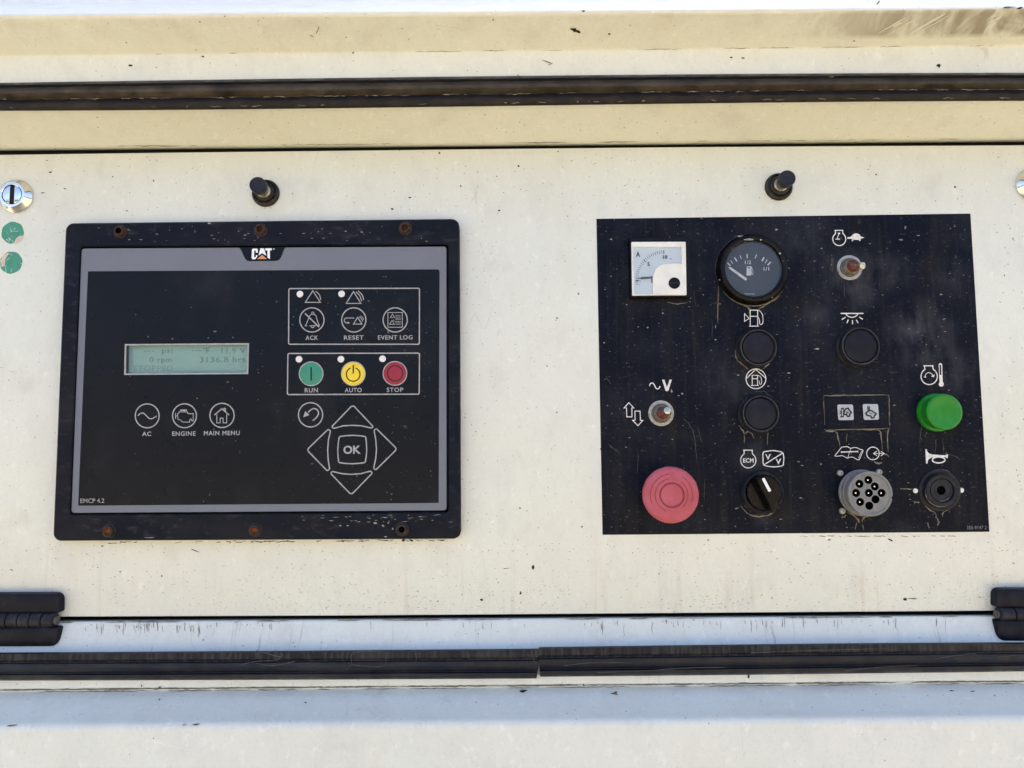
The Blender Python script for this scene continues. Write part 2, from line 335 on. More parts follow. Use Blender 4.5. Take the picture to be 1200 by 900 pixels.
def rounded(c4, r, n=6):
    """rounded polygon (corners in order), r = radius or list, in mm"""
    out = []; N = len(c4)
    for i in range(N):
        p = Vector(c4[i]); a = Vector(c4[i - 1]); b = Vector(c4[(i + 1) % N]); rr = r[i] if isinstance(r, (list, tuple)) else r
        if rr <= 0: out.append(tuple(p)); continue
        u = (a - p).normalized(); v = (b - p).normalized(); half = math.acos(max(-1, min(1, u.dot(v)))) / 2
        t = min(rr / math.tan(half), (a - p).length * .49, (b - p).length * .49); rr2 = t * math.tan(half)
        ctr = p + (u + v).normalized() * (rr2 / math.sin(half)); s, e = p + u * t - ctr, p + v * t - ctr
        a0 = math.atan2(s.y, s.x); a1 = math.atan2(e.y, e.x); da = (a1 - a0 + math.pi) % (2 * math.pi) - math.pi
        for k in range(n + 1):
            g = a0 + da * k / n; out.append((ctr.x + rr2 * math.cos(g), ctr.y + rr2 * math.sin(g)))
    return out
def plate(pts, d0, d1, b=0.0):
    """solid plate from outline [(x, z)], front at d1 with bevel b; d0/d1 may be functions of (x, z)"""
    n = len(pts); g0 = d0 if callable(d0) else (lambda x, z: d0); g1 = d1 if callable(d1) else (lambda x, z: d1)
    V = [(x, g0(x, z), z) for x, z in pts] + [(x, g1(x, z) - b, z) for x, z in pts]; Fc = []
    lay = 2
    if b > 0:
        for k in (1, 2):
            f = (1 - math.cos(math.pi / 4 * k)); q = inset(pts, b * f); V += [(x, g1(x, z) - b + b * math.sin(math.pi / 4 * k), z) for x, z in q]; lay += 1
    for L in range(lay - 1):
        for i in range(n):
            j = (i + 1) % n; Fc.append([L * n + i, L * n + j, (L + 1) * n + j, (L + 1) * n + i])
    Fc.append([(lay - 1) * n + i for i in range(n)]); Fc.append([n - 1 - i for i in range(n)])
    return V, Fc
def ringplate(outer, inner, d0, d1, b=0.0):
    n = len(outer); V = []; Fc = []
    oi = inset(outer, b) if b else outer; ii = inset(inner, -b * .6) if b else inner
    loops = [(outer, d0), (outer, d1 - b), (oi, d1), (ii, d1), (inner, d1 - b * .6), (inner, d0)]
    for P, d in loops: V += [(x, d, z) for x, z in P]
    for L in range(6):
        A, B = L * n, ((L + 1) % 6) * n
        for i in range(n):
            j = (i + 1) % n; Fc.append([A + i, A + j, B + j, B + i])
    return V, Fc
def holed(outer, holes, d, depth):
    """flat face with holes cut in it and walls running back by depth"""
    bm = bmesh.new(); edges = []
    for L in [outer] + holes:
        vs_ = [bm.verts.new((x, z, 0)) for x, z in L]
        edges += [bm.edges.new((vs_[i], vs_[(i + 1) % len(vs_)])) for i in range(len(vs_))]
    bmesh.ops.triangle_fill(bm, edges=edges, use_beauty=True)
    bm.verts.index_update()
    V = [(v.co.x, d, v.co.y) for v in bm.verts]; Fc = [[v.index for v in f.verts] for f in bm.faces]; bm.free()
    for L in holes:
        n = len(V); k = len(L); V += [(x, d, z) for x, z in L] + [(x, d - depth, z) for x, z in L]
        Fc += [[n + i, n + (i + 1) % k, n + k + (i + 1) % k, n + k + i] for i in range(k)]
    return V, Fc
def circ(c, r, n=24): return [(c[0] + r * math.cos(2 * math.pi * i / n), c[1] + r * math.sin(2 * math.pi * i / n)) for i in range(n)]
def XZ(px, py, d=0.0): p = at(px, py, d); return (p[0], p[2])
def ribbon(pts, w, closed=False, taper=False, wv=0.0):
    """flat stroke of width w along pts [(x, z)]; returns V2, F"""
    P = [Vector(p) for p in pts]; n = len(P); L, R = [], []
    for i in range(n):
        a = P[i - 1] if (i > 0 or closed) else None; b = P[(i + 1) % n] if (i < n - 1 or closed) else None; p = P[i]
        e1 = (p - a).normalized() if a is not None and (p - a).length > 1e-7 else None
        e2 = (b - p).normalized() if b is not None and (b - p).length > 1e-7 else None
        if e1 is None: e1 = e2
        if e2 is None: e2 = e1
        n1 = Vector((-e1.y, e1.x)); n2 = Vector((-e2.y, e2.x)); h = n1 + n2
        h = h / max(h.length_squared, .6) * 2
        ww = w * (1 + random.uniform(-wv, wv))
        if taper: ww *= min(1, .25 + 1.6 * min(i, n - 1 - i) / max(1, n - 1) * 2)
        L.append(p + h * ww / 2); R.append(p - h * ww / 2)
    V = [tuple(v) for v in L] + [tuple(v) for v in R]
    Fc = [[i, (i + 1) % n, n + (i + 1) % n, n + i] for i in range(n if closed else n - 1)]
    return V, Fc
def arcpx(c, r, a0, a1, n=16, ry=None):
    """pixel arc, angles in degrees counter-clockwise from +x (up is up)"""
    return [(c[0] + r * math.cos(math.radians(a0 + (a1 - a0) * i / n)), c[1] - (ry or r) * math.sin(math.radians(a0 + (a1 - a0) * i / n))) for i in range(n + 1)]
def smooth_path(pts, n=4, closed=False):
    P = [Vector(p) for p in pts]; N = len(P); out = []
    for i in range(N if closed else N - 1):
        g = lambda k: P[k % N] if closed else P[max(0, min(N - 1, k))]
        a, b, c, e = g(i - 1), g(i), g(i + 1), g(i + 2)
        for k in range(n):
            t = k / n; out.append(tuple(.5 * ((2 * b) + (c - a) * t + (2 * a - 5 * b + 4 * c - e) * t * t + (3 * b - a - 3 * c + e) * t ** 3)))
    if not closed: out.append(tuple(P[-1]))
    return out
class Print:
    """flat print: strokes, filled shapes in photo pixels laid on the plane d"""
    def __init__(s, d): s.d = d; s.k = 1.0; s.g = Geo()
    def step(s): s.d += 0.012
    def line(s, pts, w=1.3, closed=False, **k):
        s.step(); V, Fc = ribbon([XZ(x, y, s.d) for x, y in pts], w * s.k * mm(s.d), closed, **k); s.g.add([(x, s.d, z) for x, z in V], Fc); return s
    def fill(s, pts, holes=()):
        s.step(); P = [XZ(x, y, s.d) for x, y in pts]; V, Fc = holed(P, [[XZ(x, y, s.d) for x, y in h] for h in holes], s.d, 0.01); s.g.add(V, Fc); return s
    def circle(s, c, r, w=1.3, n=40): return s.line(arcpx(c, r, 0, 360 * (n - 1) / n, n - 1), w, True)
    def disc(s, c, r, n=20): return s.fill(arcpx(c, r, 0, 360 * (n - 1) / n, n - 1))
    def poly(s, pts, r, w=1.3):
        s.step(); P = rounded([XZ(x, y, s.d) for x, y in pts], r, 5); V, Fc = ribbon(P, w * mm(s.d), True); s.g.add([(x, s.d, z) for x, z in V], Fc); return s
    def text(s, body, cx, cy, w, h, bold=0.0, lean=-0.0085, spacing=1.0):
        s.step(); V, Fc = text_mesh(body, bold, spacing)
        x0 = min(v[0] for v in V); x1 = max(v[0] for v in V); y0 = min(v[1] for v in V); y1 = max(v[1] for v in V)
        P = []
        for x, y in V:
            u = (x - x0) / (x1 - x0) - .5; q = (y - y0) / (y1 - y0) - .5
            P.append(at(cx + u * w, cy - q * h + lean * u * w, s.d))
        s.g.add(P, Fc); return s
    def mk(s, name, mat, parent, **k): return s.g.mk(name, mat, parent, **k)
TC = {}
def text_mesh(body, bold=0.0, spacing=1.0):
    key = (body, bold, spacing)
    if key not in TC:
        cu = bpy.data.curves.new('t', 'FONT'); cu.body = body; cu.offset = bold; cu.space_character = spacing; cu.resolution_u = 3
        o = bpy.data.objects.new('t', cu); COL.objects.link(o); dg = bpy.context.evaluated_depsgraph_get(); dg.update()
        me = bpy.data.meshes.new_from_object(o.evaluated_get(dg))
        TC[key] = ([(v.co.x, v.co.y) for v in me.vertices], [list(p.vertices) for p in me.polygons])
        bpy.data.objects.remove(o); bpy.data.curves.remove(cu); bpy.data.meshes.remove(me)
    return TC[key]
def tube(path, radii, segs=16):
    """path of (x, d, z) in mm with a radius per point, closed ends"""
    V, Fc = [], []; P = [Vector(p) for p in path]
    for i, p in enumerate(P):
        tdir = (P[min(i + 1, len(P) - 1)] - P[max(i - 1, 0)]).normalized(); a = Vector((0, 0, 1)) if abs(tdir.z) < .8 else Vector((1, 0, 0))
        u = tdir.cross(a).normalized(); v = tdir.cross(u)
        for k in range(segs):
            g = 2 * math.pi * k / segs; V.append(tuple(p + u * radii[i] * math.cos(g) + v * radii[i] * math.sin(g)))
    for i in range(len(P) - 1):
        for k in range(segs):
            q = (k + 1) % segs; Fc.append([i * segs + k, i * segs + q, (i + 1) * segs + q, (i + 1) * segs + k])
    Fc.append([k for k in range(segs)][::-1]); Fc.append([(len(P) - 1) * segs + k for k in range(segs)])
    return V, Fc

def rim_arc(c, r0, d, a0, a1, w_, mat, root, name='rim_line'):
    n = 40; P = [(c[0] + (r0 + random.uniform(-.08, .08)) * math.cos(math.radians(a0 + (a1 - a0) * i / n)), c[1] + (r0 + random.uniform(-.08, .08)) * math.sin(math.radians(a0 + (a1 - a0) * i / n))) for i in range(n + 1)]
    V2, F2 = ribbon(P, w_, taper=True, wv=.4); o = mk(name, [(x, d, z) for x, z in V2], F2, mat, root, kind='stuff')
    return o

# ------------------------------------------------------------------ ground (the sunlit yard in front of the cabinet)
mk('ground', [(-60000, 60000, -1350), (60000, 60000, -1350), (60000, -60000, -1350), (-60000, -60000, -1350)], [[0, 1, 2, 3]], 'ground', kind='structure')

# ------------------------------------------------------------------ cabinet frame round the panel
def fillet(P, R, n=4):
    out = []
    for i, p in enumerate(P):
        if i in (0, len(P) - 1) or R[i] <= 0: out.append((p[0], p[1])); continue
        p, a, b = Vector(p), Vector(P[i - 1]), Vector(P[i + 1]); u = (a - p).normalized(); v = (b - p).normalized()
        t = min(R[i], (a - p).length * .48, (b - p).length * .48)
        s, e = p + u * t, p + v * t
        for k in range(n + 1):
            q = k / n; out.append(tuple(s * (1 - q) ** 2 + p * 2 * q * (1 - q) + e * q * q))
    return out
def loft(profile, extra_first=(), extra_last=(), t0=-.6, t1=1.6, steps=60):
    """profile rows (d, y at left edge, y at right edge, bend radius); extra rows are real (d, z) in mm"""
    ends = []
    for side in (0, 1):
        P, R = [], []
        for d, z, r in extra_first: P.append((d, z)); R.append(r)
        for d, yl, yr, r in profile:
            p = at(0 if side == 0 else 1200, yl if side == 0 else yr, d); P.append((d, p[2])); R.append(r)
        for d, z, r in extra_last: P.append((d, z)); R.append(r)
        ends.append(fillet(P, R))
    xl, xr = at(0, 450)[0], at(1200, 450)[0]; n = len(ends[0]); V, Fc = [], []
    for s in range(steps + 1):
        t = t0 + (t1 - t0) * s / steps
        for a, b in zip(*ends): V.append((xl + (xr - xl) * t, a[0] + (b[0] - a[0]) * t, a[1] + (b[1] - a[1]) * t))
    for s in range(steps):
        for i in range(n - 1): Fc.append([s * n + i, s * n + i + 1, (s + 1) * n + i + 1, (s + 1) * n + i])
    return V, Fc
UP = [(75, 16.5, 8.5, 5), (45, 66, 53.5, 2.0), (44, 97, 86, 1.5), (44, 126, 115, 3), (2.5, 175.2, 163.8, 5.0), (-7, 177, 166.4, 1), (-14, 174, 163, 0)]
LO = [(-14, 726.5, 719, 0), (-5, 727.6, 720, 1), (2.5, 729.2, 721.4, 2.0), (11, 764, 753.5, 2), (15, 798, 787.5, 1), (15.5, 807, 797, .8), (11, 810, 799.5, 1.2), (34, 841.5, 831.5, 3), (42, 852, 842, 4)]
frame = thing('cabinet_frame', 'white sheet metal generator cabinet frame folded above and below the control panel', 'cabinet', (0, 0, 0))
V, Fc = loft(UP, extra_first=[(-1000, 850, 0), (-190, 850, 30), (0, 366, 10)]); mk('upper_frame', V, Fc, 'upper', frame, smooth=True)  # unseen roof raised to lengthen its shadow; hood slope set to catch sun
V, Fc = loft(LO, extra_last=[(42, -1348, 0)]); mk('lower_frame', V, Fc, 'lower', frame, smooth=True)
g = Geo()
for x0, x1, d0, d1, z0, z1 in ((-1280, 1280, -990, -24, -1340, 325),):
    P = [(x0, z0), (x1, z0), (x1, z1), (x0, z1)]; g.add(*plate(P, d0, d1))
g.mk('sun_block_box', 'dark', frame)  # added box behind the panel: blocks the sun and keeps the gaps dark
for sx in (-1, 1):                                       # cabinet ends, closing the box
    pts = [(-1000, -1348), (61, -1348), (61, -190), (15, -190), (-20, -150), (-20, 215), (20, 270), (62, 300), (0, 366), (-190, 850), (-1000, 850)]
    x = sx * 1290
    mk('end_wall', [(x, a, b) for a, b in pts] + [(x + sx * 3, a, b) for a, b in pts], [list(range(11)), list(range(21, 10, -1))] + [[i, (i + 1) % 11, 11 + (i + 1) % 11, 11 + i] for i in range(11)], 'panel', frame)
def on_frame(px, py, lift=.25):
    """point of the folded frame seen at that photo pixel, raised a fraction of a millimetre off the sheet"""
    f = px / 1200; p = at(px, py, 0)
    for prof in (UP, LO):
        for a, b in zip(prof, prof[1:]):
            ya = a[1] + (a[2] - a[1]) * f; yb = b[1] + (b[2] - b[1]) * f
            if min(ya, yb) <= py <= max(ya, yb) and abs(yb - ya) > .5:
                za, zb = at(px, ya, a[0])[2], at(px, yb, b[0])[2]; lo, hi = 0.0, 1.0
                g = lambda t: at(px, py, a[0] + (b[0] - a[0]) * t)[2] - (za + (zb - za) * t)
                s0 = g(lo)
                for _ in range(18):
                    mid = (lo + hi) / 2
                    if (g(mid) > 0) == (s0 > 0): lo = mid
                    else: hi = mid
                p = at(px, py, a[0] + (b[0] - a[0]) * lo)
    if py < min(q[1] for q in UP) and py < 16.5 - 8 * f:      # sloping hood above the fold
        a0 = at(px, 16.5 - 8 * f, 75)[2]; lo, hi = -5.0, 75.0
        g = lambda d: at(px, py, d)[2] - (a0 + (366 - a0) * (75 - d) / 75)
        s0 = g(lo)
        for _ in range(18):
            mid = (lo + hi) / 2
            if (g(mid) > 0) == (s0 > 0): lo = mid
            else: hi = mid
        p = at(px, py, lo)
    v = Vector((0 - p[0], DIST - p[1], 0 - p[2])); v = v / v.length * (.25 + lift)
    return (p[0] + v.x, p[1] + v.y, p[2] + v.z)
def blob(c, rx, ry, n=9, rot=0, rough=.45):
    out = []
    for i in range(n):
        a = 2 * math.pi * i / n; k = 1 + random.uniform(-rough, rough); x = rx * k * math.cos(a); y = ry * k * math.sin(a)
        out.append((c[0] + x * math.cos(rot) - y * math.sin(rot), c[1] + x * math.sin(rot) + y * math.cos(rot)))
    return out
def chips(name, lst, mat, parent, fn):
    g = Geo()
    for cx_, cy_, rx, ry, rot in lst:
        P = [fn(*p) for p in blob((cx_, cy_), rx, ry, rot=rot)]; g.add(P, [list(range(len(P)))])
    o = g.mk(name, mat, parent, kind='stuff'); return o
chips('paint_chip', [(673, 35, 5, 2.6, .3), (677, 37, 3, 2, .8), (1100, 76.5, 2.4, 2.6, 0), (613, 809.5, 4.4, 1.9, -.1), (714, 40, 1.6, 1, 0), (683.5, 12.8, 2, .9, 0), (877.5, 793, 1.2, 2.4, 0),
      (153, 76.5, 2.2, 1.2, 0), (237.5, 66, 1.6, 1, 0), (166, 803.5, 1, 1.4, 0), (187, 805.5, 1.4, .9, 0), (414, 62, 1.4, 1.3, 0), (1029, 3, 3, .8, -.9), (1182, 8, 9, 1, -.15), (1195, 9.5, 6, 1.5, -.3), (1165, 7, 3, .9, .1),
      (684, 803, 1.1, 2, 0), (1115, 809.5, 2.2, .6, 0), (1140, 810, 2.6, .6, 0), (358, 823, 1.2, .7, 0), (187, 820, 1, .7, 0), (857, 67.5, 2, .8, 0), (871, 68, 1.6, .8, 0), (1001, 48, 1.3, .6, 0), (271, 877, 2.4, 1, 0), (60, 870, 1.6, .9, 0),
      (453, 878, 1.2, 2, 0), (450, 870, .9, .7, 0), (229, 849, 5, .9, -.05), (216, 849.5, 2.4, 1.1, 0), (14, 850, 6, .6, -.1), (911, 878, 1.4, 1.3, 0), (866, 886, .9, .9, 0), (702, 897, 3, 1, -.2)], 'chip', frame, on_frame)
lst = []
for i in range(110):
    y = random.choice([random.uniform(20, 60), random.uniform(135, 168), random.uniform(135, 168), random.uniform(732, 758), random.uniform(812, 840), random.uniform(856, 895), random.uniform(68, 92)])
    lst.append((random.uniform(0, 1200), y, random.uniform(.4, 1.0), random.uniform(.3, .6), random.uniform(-.3, .3)))
lst += [(720, 813, 5, 1.2, .1), (721, 812, 2, 2, 0), (1165, 23, 5, 1.5, -.4), (365, 42, 3, .6, .4), (372, 36, .5, 5, .4), (640, 72, 6, .5, .3), (645, 75, 4, .4, -.4)]
chips('paint_speck', lst, 'scuff', frame, on_frame)
# wiped streaks in the grease: pale lines on the right of the soffit
g = Geo()
for x0, y0, x1, y1, wd in ((965, 38, 996, 22, .9), (1028, 40, 1062, 20, 1.6), (1040, 41, 1082, 17, 1.2), (1064, 41, 1108, 16, 3.2), (1072, 40, 1112, 18, 1.2), (1158, 26, 1173, 20, 2.6), (1046, 32, 1058, 26, 2)):
    n = 7; c = [(x0 + (x1 - x0) * i / n, y0 + (y1 - y0) * i / n + random.uniform(-.4, .4)) for i in range(n + 1)]
    V2, F2 = ribbon(c, wd, taper=True, wv=.25); g.add([on_frame(x, y, .3) for x, y in V2], F2)
g.mk('wiped_streak', 'upper_clean' if 'upper_clean' in M else 'lower', frame, kind='stuff')

random.seed(14)
g = Geo()
for (ya, yb, wmin, wmax, cnt) in ((808.6, 798.4, .4, 1.6, 150), (811.0, 800.8, .3, 1.0, 50), (729.6, 721.8, .4, 1.0, 40), (65.5, 53.2, .3, .8, 14), (172.5, 162.5, .3, .7, 22)):
    for i in range(cnt):
        x = random.uniform(-10, 1190); L = random.uniform(6, 60); n = max(3, int(L / 5)); c = []
        for k in range(n + 1):
            xx = x + L * k / n; c.append((xx, ya + (yb - ya) * xx / 1200 + random.uniform(-.5, .5)))
        V2, F2 = ribbon(c, random.uniform(wmin, wmax), taper=True, wv=.35); lift = .2 + random.random() * .1; g.add([on_frame(a, b, lift) for a, b in V2], F2)
for i in range(110):
    x = random.choice([random.uniform(80, 1160), random.gauss(900, 120), random.gauss(180, 40)])
    if not 80 < x < 1158: continue
    y = 730 - 8 * x / 1200 + random.uniform(0, 5); L = abs(random.gauss(4, 6)) + 1.5; n = 5
    c = [(x + random.uniform(-.9, .9) * (k / n), y + L * k / n) for k in range(n + 1)]
    V2, F2 = ribbon(c, random.uniform(.3, .7), taper=True, wv=.4); lift = .2 + random.random() * .1; g.add([on_frame(a, b, lift) for a, b in V2], F2)
g.mk('grime_line', 'groove_grime', frame, kind='stuff')

# ------------------------------------------------------------------ control panel door
PT = [(-300, 184.0), (0, 181.0), (200, 178.4), (400, 176.2), (600, 173.9), (800, 172.0), (1000, 170.7), (1200, 169.8), (1500, 168.6)]
PB = [(1500, 713.6), (1200, 715.6), (800, 718.6), (400, 721.6), (0, 723.2), (-300, 725)]
door = thing('control_panel', 'dirty white painted steel panel carrying the controller and gauges', 'panel', at(600, 450))
pts = [XZ(x, y) for x, y in PT + PB]
V, Fc = plate(pts, -2.0, 0.0, .9); mk('panel_sheet', V, Fc, 'panel', door, smooth=True)
flat = lambda x, y: at(x, y, .08)
chips('paint_chip', [(624.5, 665, 1.6, 3, .1), (564.5, 703, 2, 1.4, 0), (594, 666, 5, .4, -.1), (610, 695, 1.2, 2, 0), (1061, 702, 2, 1.8, 0), (1069, 701.5, 7, .5, 0), (830, 633, .9, .8, 0), (972, 632.5, 2.5, .7, 0), (1044, 633, 4, .8, .4), (228, 645, 4, .6, .35), (120, 640, 1.6, .6, 0), (141, 670, 1.2, .8, 0),
      (473, 633, 2, 1.6, 0), (482, 633.5, 2.5, 1.2, .5), (517, 633, 5, .8, 0), (452, 633.5, 3, .8, 0), (1119, 219, 1.5, 1.3, 0), (480, 231.5, 2, .8, 0), (459.5, 245, 1.6, 1, 0), (608, 194.5, 1.4, 1, 0), (585, 246.5, 1.2, .9, 0), (540, 218, .9, 1, 0), (149, 247, 1.2, .8, 0), (59, 201.7, 1.6, .7, 0), (50, 226, 2.2, .6, 0), (76, 221, 1.6, .6, .2), (55, 188, 1.2, .6, 0), (654, 177.5, 1, .9, 0), (515, 179, 1.3, 1.2, 0), (500, 283, 1.8, .5, 0),
      (14, 668, 2, .5, .3), (180, 211.7, .9, .8, 0), (132, 207, .8, .6, 0), (947, 660, .8, .8, 0), (840, 698, .6, .5, 0)], 'chip', door, flat)
g = Geo()
for cx0, cy0, sx, sy, cnt in ((822, 708, 26, 6, 70), (480, 700, 60, 9, 50), (640, 690, 30, 14, 30), (1130, 700, 40, 9, 40), (330, 690, 90, 14, 60), (110, 655, 40, 12, 25)):
    for i in range(cnt):
        x, y = random.gauss(cx0, sx), random.gauss(cy0, sy)
        if not 640 < y < 713: continue
        L = random.uniform(.8, 4.5); a = random.uniform(-.5, .5); V2, F2 = ribbon([(x, y), (x + L * .5, y + L * .2 * a), (x + L, y + L * a * .6)], random.uniform(.25, .7), taper=True, wv=.4); g.add([at(p_, q_, .05 + random.random() * .02) for p_, q_ in V2], F2)
g.mk('scuff_smudge', 'smudge', door, kind='stuff')
lst = []
for i in range(460):                                     # fine chips, thicker along the foot and below the plates
    x = random.uniform(0, 1200); y = random.choice([random.uniform(184, 250), random.uniform(635, 650), 718 - abs(random.gauss(0, 28)), random.uniform(640, 715)])
    lst.append((x, y, random.uniform(.35, .9), random.uniform(.25, .55), random.uniform(-.5, .5)))
for i in range(70): lst.append((550 + random.gauss(0, 25), random.uniform(190, 640), random.uniform(.3, .7), random.uniform(.3, .5), 0))
for i in range(60): lst.append((1185 + random.gauss(0, 14), random.uniform(250, 690), random.uniform(.5, 1.4), random.uniform(.3, .5), random.uniform(.2, 1.2)))
lst = [q for q in lst if not (62 < q[0] < 543 and 255 < q[1] < 636) and not (696 < q[0] < 1163 and 247 < q[1] < 630) and 182 < q[1] < 713]
chips('paint_speck', lst, 'scuff', door, flat)
g = Geo()                                                # ochre bleed under the two plates
for x0, x1, y in ((110, 530, 634.5),):
    for i in range(46):
        x = random.uniform(x0, x1); L = random.uniform(1.5, 9); V2, F2 = ribbon([(x - L / 2, y + random.uniform(-1, 1.5)), (x + L / 2, y + random.uniform(-1, 1.5))], random.uniform(.4, 1.1)); g.add([at(a, b - (a - 300) * .008, .07) for a, b in V2], F2)
for i in range(26):
    x = random.uniform(930, 1130); L = random.uniform(1.5, 8); V2, F2 = ribbon([(x - L / 2, 628), (x + L / 2, 628 + random.uniform(0, 1.5))], random.uniform(.3, .8)); g.add([at(a, b, .07) for a, b in V2], F2)
g.mk('edge_stain', 'scuff', door, kind='stuff')

# ------------------------------------------------------------------ rubber seals
def seal(name, label, xs, T, B, prof, mat, rag=0.0, ragi=(), notch=None):
    p0 = at((xs[0] + xs[1]) / 2, T((xs[0] + xs[1]) / 2), 10); root = thing(name, label, 'rubber seal', p0)
    n = int((xs[1] - xs[0]) / 3); V, Fc = [], []; np_ = len(prof); ph = [random.uniform(0, 9) for _ in range(8)]
    for i in range(n + 1):
        x = xs[0] + (xs[1] - xs[0]) * i / n; t, b = T(x), B(x); wav = .35 * math.sin(x / 47 + ph[0]) + .25 * math.sin(x / 19 + ph[1]) + .15 * math.sin(x / 7.3 + ph[2])
        for k, (d, s) in enumerate(prof):
            y = t + (b - t) * s; dd = d + wav * .5
            if k in ragi: y += rag * (math.sin(x / 9 + ph[3]) * math.sin(x / 23 + ph[4]) + .5 * math.sin(x / 3.7 + ph[5])) + random.uniform(-rag, rag) * .35
            xx = x
            if notch and s > .55: xx = x + notch * (s - .55) / .45 * max(0, 1 - abs(x - (xs[1] if notch < 0 else xs[0])) / 30)
            V.append(at(xx, y, dd))
    for i in range(n):
        for k in range(np_ - 1): Fc.append([i * np_ + k, i * np_ + k + 1, (i + 1) * np_ + k + 1, (i + 1) * np_ + k])
    Fc.append(list(range(np_))); Fc.append([n * np_ + k for k in range(np_)][::-1])
    return root, V, Fc
def quad(a): # y through x = 0, 400, 800, 1200
    def f(x):
        xs_ = (0, 400, 800, 1200); r = 0
        for i in range(4):
            l = a[i]
            for j in range(4):
                if i != j: l *= (x - xs_[j]) / (xs_[i] - xs_[j])
            r += l
        return r
    return f
Tt = quad((97, 91.2, 87, 85.2)); Tb = quad((129.6, 126.5, 121.2, 118)); Tm = lambda x: Tt(x) + (Tb(x) - Tt(x)) * .62
r, V, Fc = seal('door_seal', 'long black rubber seal with torn lower lip above the white panel', (-230, 1430), Tt, Tm,
   [(30, -.02), (43, 0), (48, .03), (50, .14), (48.5, .22), (47.6, .28), (49, .36), (50.2, .46), (50, .62), (48, .78), (45.5, .93), (45.8, 1.0), (43, 1.02), (35, .98), (30, .98)], 'rubber', rag=.8, ragi=(9, 10, 11))
def band(V, Fc, n_, lo, hi):
    keep = [f for f in Fc if len(f) == 4 and lo <= f[0] % n_ < hi]; used = sorted({i for f in keep for i in f}); ix = {v: i for i, v in enumerate(used)}
    return [V[i] for i in used], [[ix[i] for i in f] for f in keep]
mk('bulb', *band(V, Fc, 15, 0, 5), 'rubber', r, smooth=True); mk('torn_flap', *band(V, Fc, 15, 5, 14), 'rubber_dusty', r, smooth=True)
random.seed(11)
r2, V, Fc = seal('tmp', 'x', (-230, 1430), lambda x: Tt(x) + (Tb(x) - Tt(x)) * .60, Tb,
   [(38, 0), (45.5, 0), (47, .15), (48, .38), (47.6, .62), (46.6, .85), (45.6, 1.0), (43, 1.02), (40, 1)], 'rubber_brown', rag=.5, ragi=(3, 4, 5))
bpy.data.objects.remove(r2); mk('lower_lip', V, Fc, 'rubber_brown', r, smooth=True)
g = Geo()                                                # pale torn crumbs on the lip
for i in range(95):
    x = random.uniform(0, 1200); yy = Tt(x) + (Tb(x) - Tt(x)) * random.choice([.59, .6, .61, .90]); d = 47.2 if yy < Tt(x) + (Tb(x) - Tt(x)) * .7 else 49; L = random.uniform(2, 14) if d > 46 else random.uniform(1.5, 5)
    n = 5; c = [(x + L * k / n, yy + random.uniform(-.7, .7)) for k in range(n + 1)]; V2, F2 = ribbon(c, random.uniform(.4, 1.0), taper=True, wv=.3); g.add([at(a, b, d) for a, b in V2], F2)
g.mk('torn_edge', 'residue', r, kind='stuff')
LP = [(6, .0), (19, 0), (21.5, .05), (22, .28), (20.8, .34), (20.9, .38), (22.8, .42), (23.4, .56), (22.4, .68), (20.0, .74), (20.2, .77), (22, .82), (21.6, .93), (19, 1.0), (10, 1.02), (6, 1.0)]
random.seed(21)
r, V, Fc = seal('lower_seal', 'left length of ribbed black rubber seal below the panel, ending at the joint', (-230, 631.2), quad((764.6, 762, 758.5, 754.5)), quad((797.3, 796, 793.6, 790)), LP, 'rubber_low', notch=-2.4)
mk('ribbed_edge', *band(V, Fc, 16, 0, 5), 'rubber_rib', r, smooth=True); mk('strip', *band(V, Fc, 16, 5, 15), 'rubber_low', r, smooth=True)
mk('end_face', V, [f for f in Fc if len(f) > 4], 'rubber_low', r)
g = Geo()
for c in ([(405, 785), (412, 778), (414, 765), (450, 764), (452, 772), (449, 781), (420, 780), (408, 777)], [(487, 763), (488, 773), (486, 777)], [(280, 780), (300, 775), (326, 773), (330, 764)], [(300, 777), (320, 780), (345, 775)], [(623.5, 761), (624.5, 770), (627, 777)], [(300, 762), (330, 770), (329, 763)]):
    V2, F2 = ribbon(smooth_path(c, 3), .7, wv=.3); g.add([at(a, b, 23.4) for a, b in V2], F2)
g.mk('scuff_mark', 'residue_dim', r, kind='stuff')
r, V, Fc = seal('lower_seal', 'right length of ribbed black rubber seal below the panel, from the joint outward', (631.6, 1430), quad((764.5, 761.5, 756, 752.6)), quad((796, 794.5, 791.2, 786.5)), LP, 'rubber_low', notch=1.6)
mk('ribbed_edge', *band(V, Fc, 16, 0, 5), 'rubber_rib', r, smooth=True); mk('strip', *band(V, Fc, 16, 5, 15), 'rubber_low', r, smooth=True)
mk('end_face', V, [f for f in Fc if len(f) > 4], 'rubber_low', r)
g = Geo()
for c in ([(700, 788), (760, 786), (800, 783), (850, 782)], [(990, 786), (1030, 782), (1075, 780)], [(1095, 772), (1140, 766), (1150, 771), (1190, 768)], [(880, 765), (960, 762), (1040, 760)], [(661, 780), (700, 776), (740, 777)]):
    V2, F2 = ribbon(smooth_path(c, 4), .6, wv=.5); g.add([at(a, b, 23.6) for a, b in V2], F2)
g.mk('scuff_mark', 'residue_dim', r, kind='stuff')

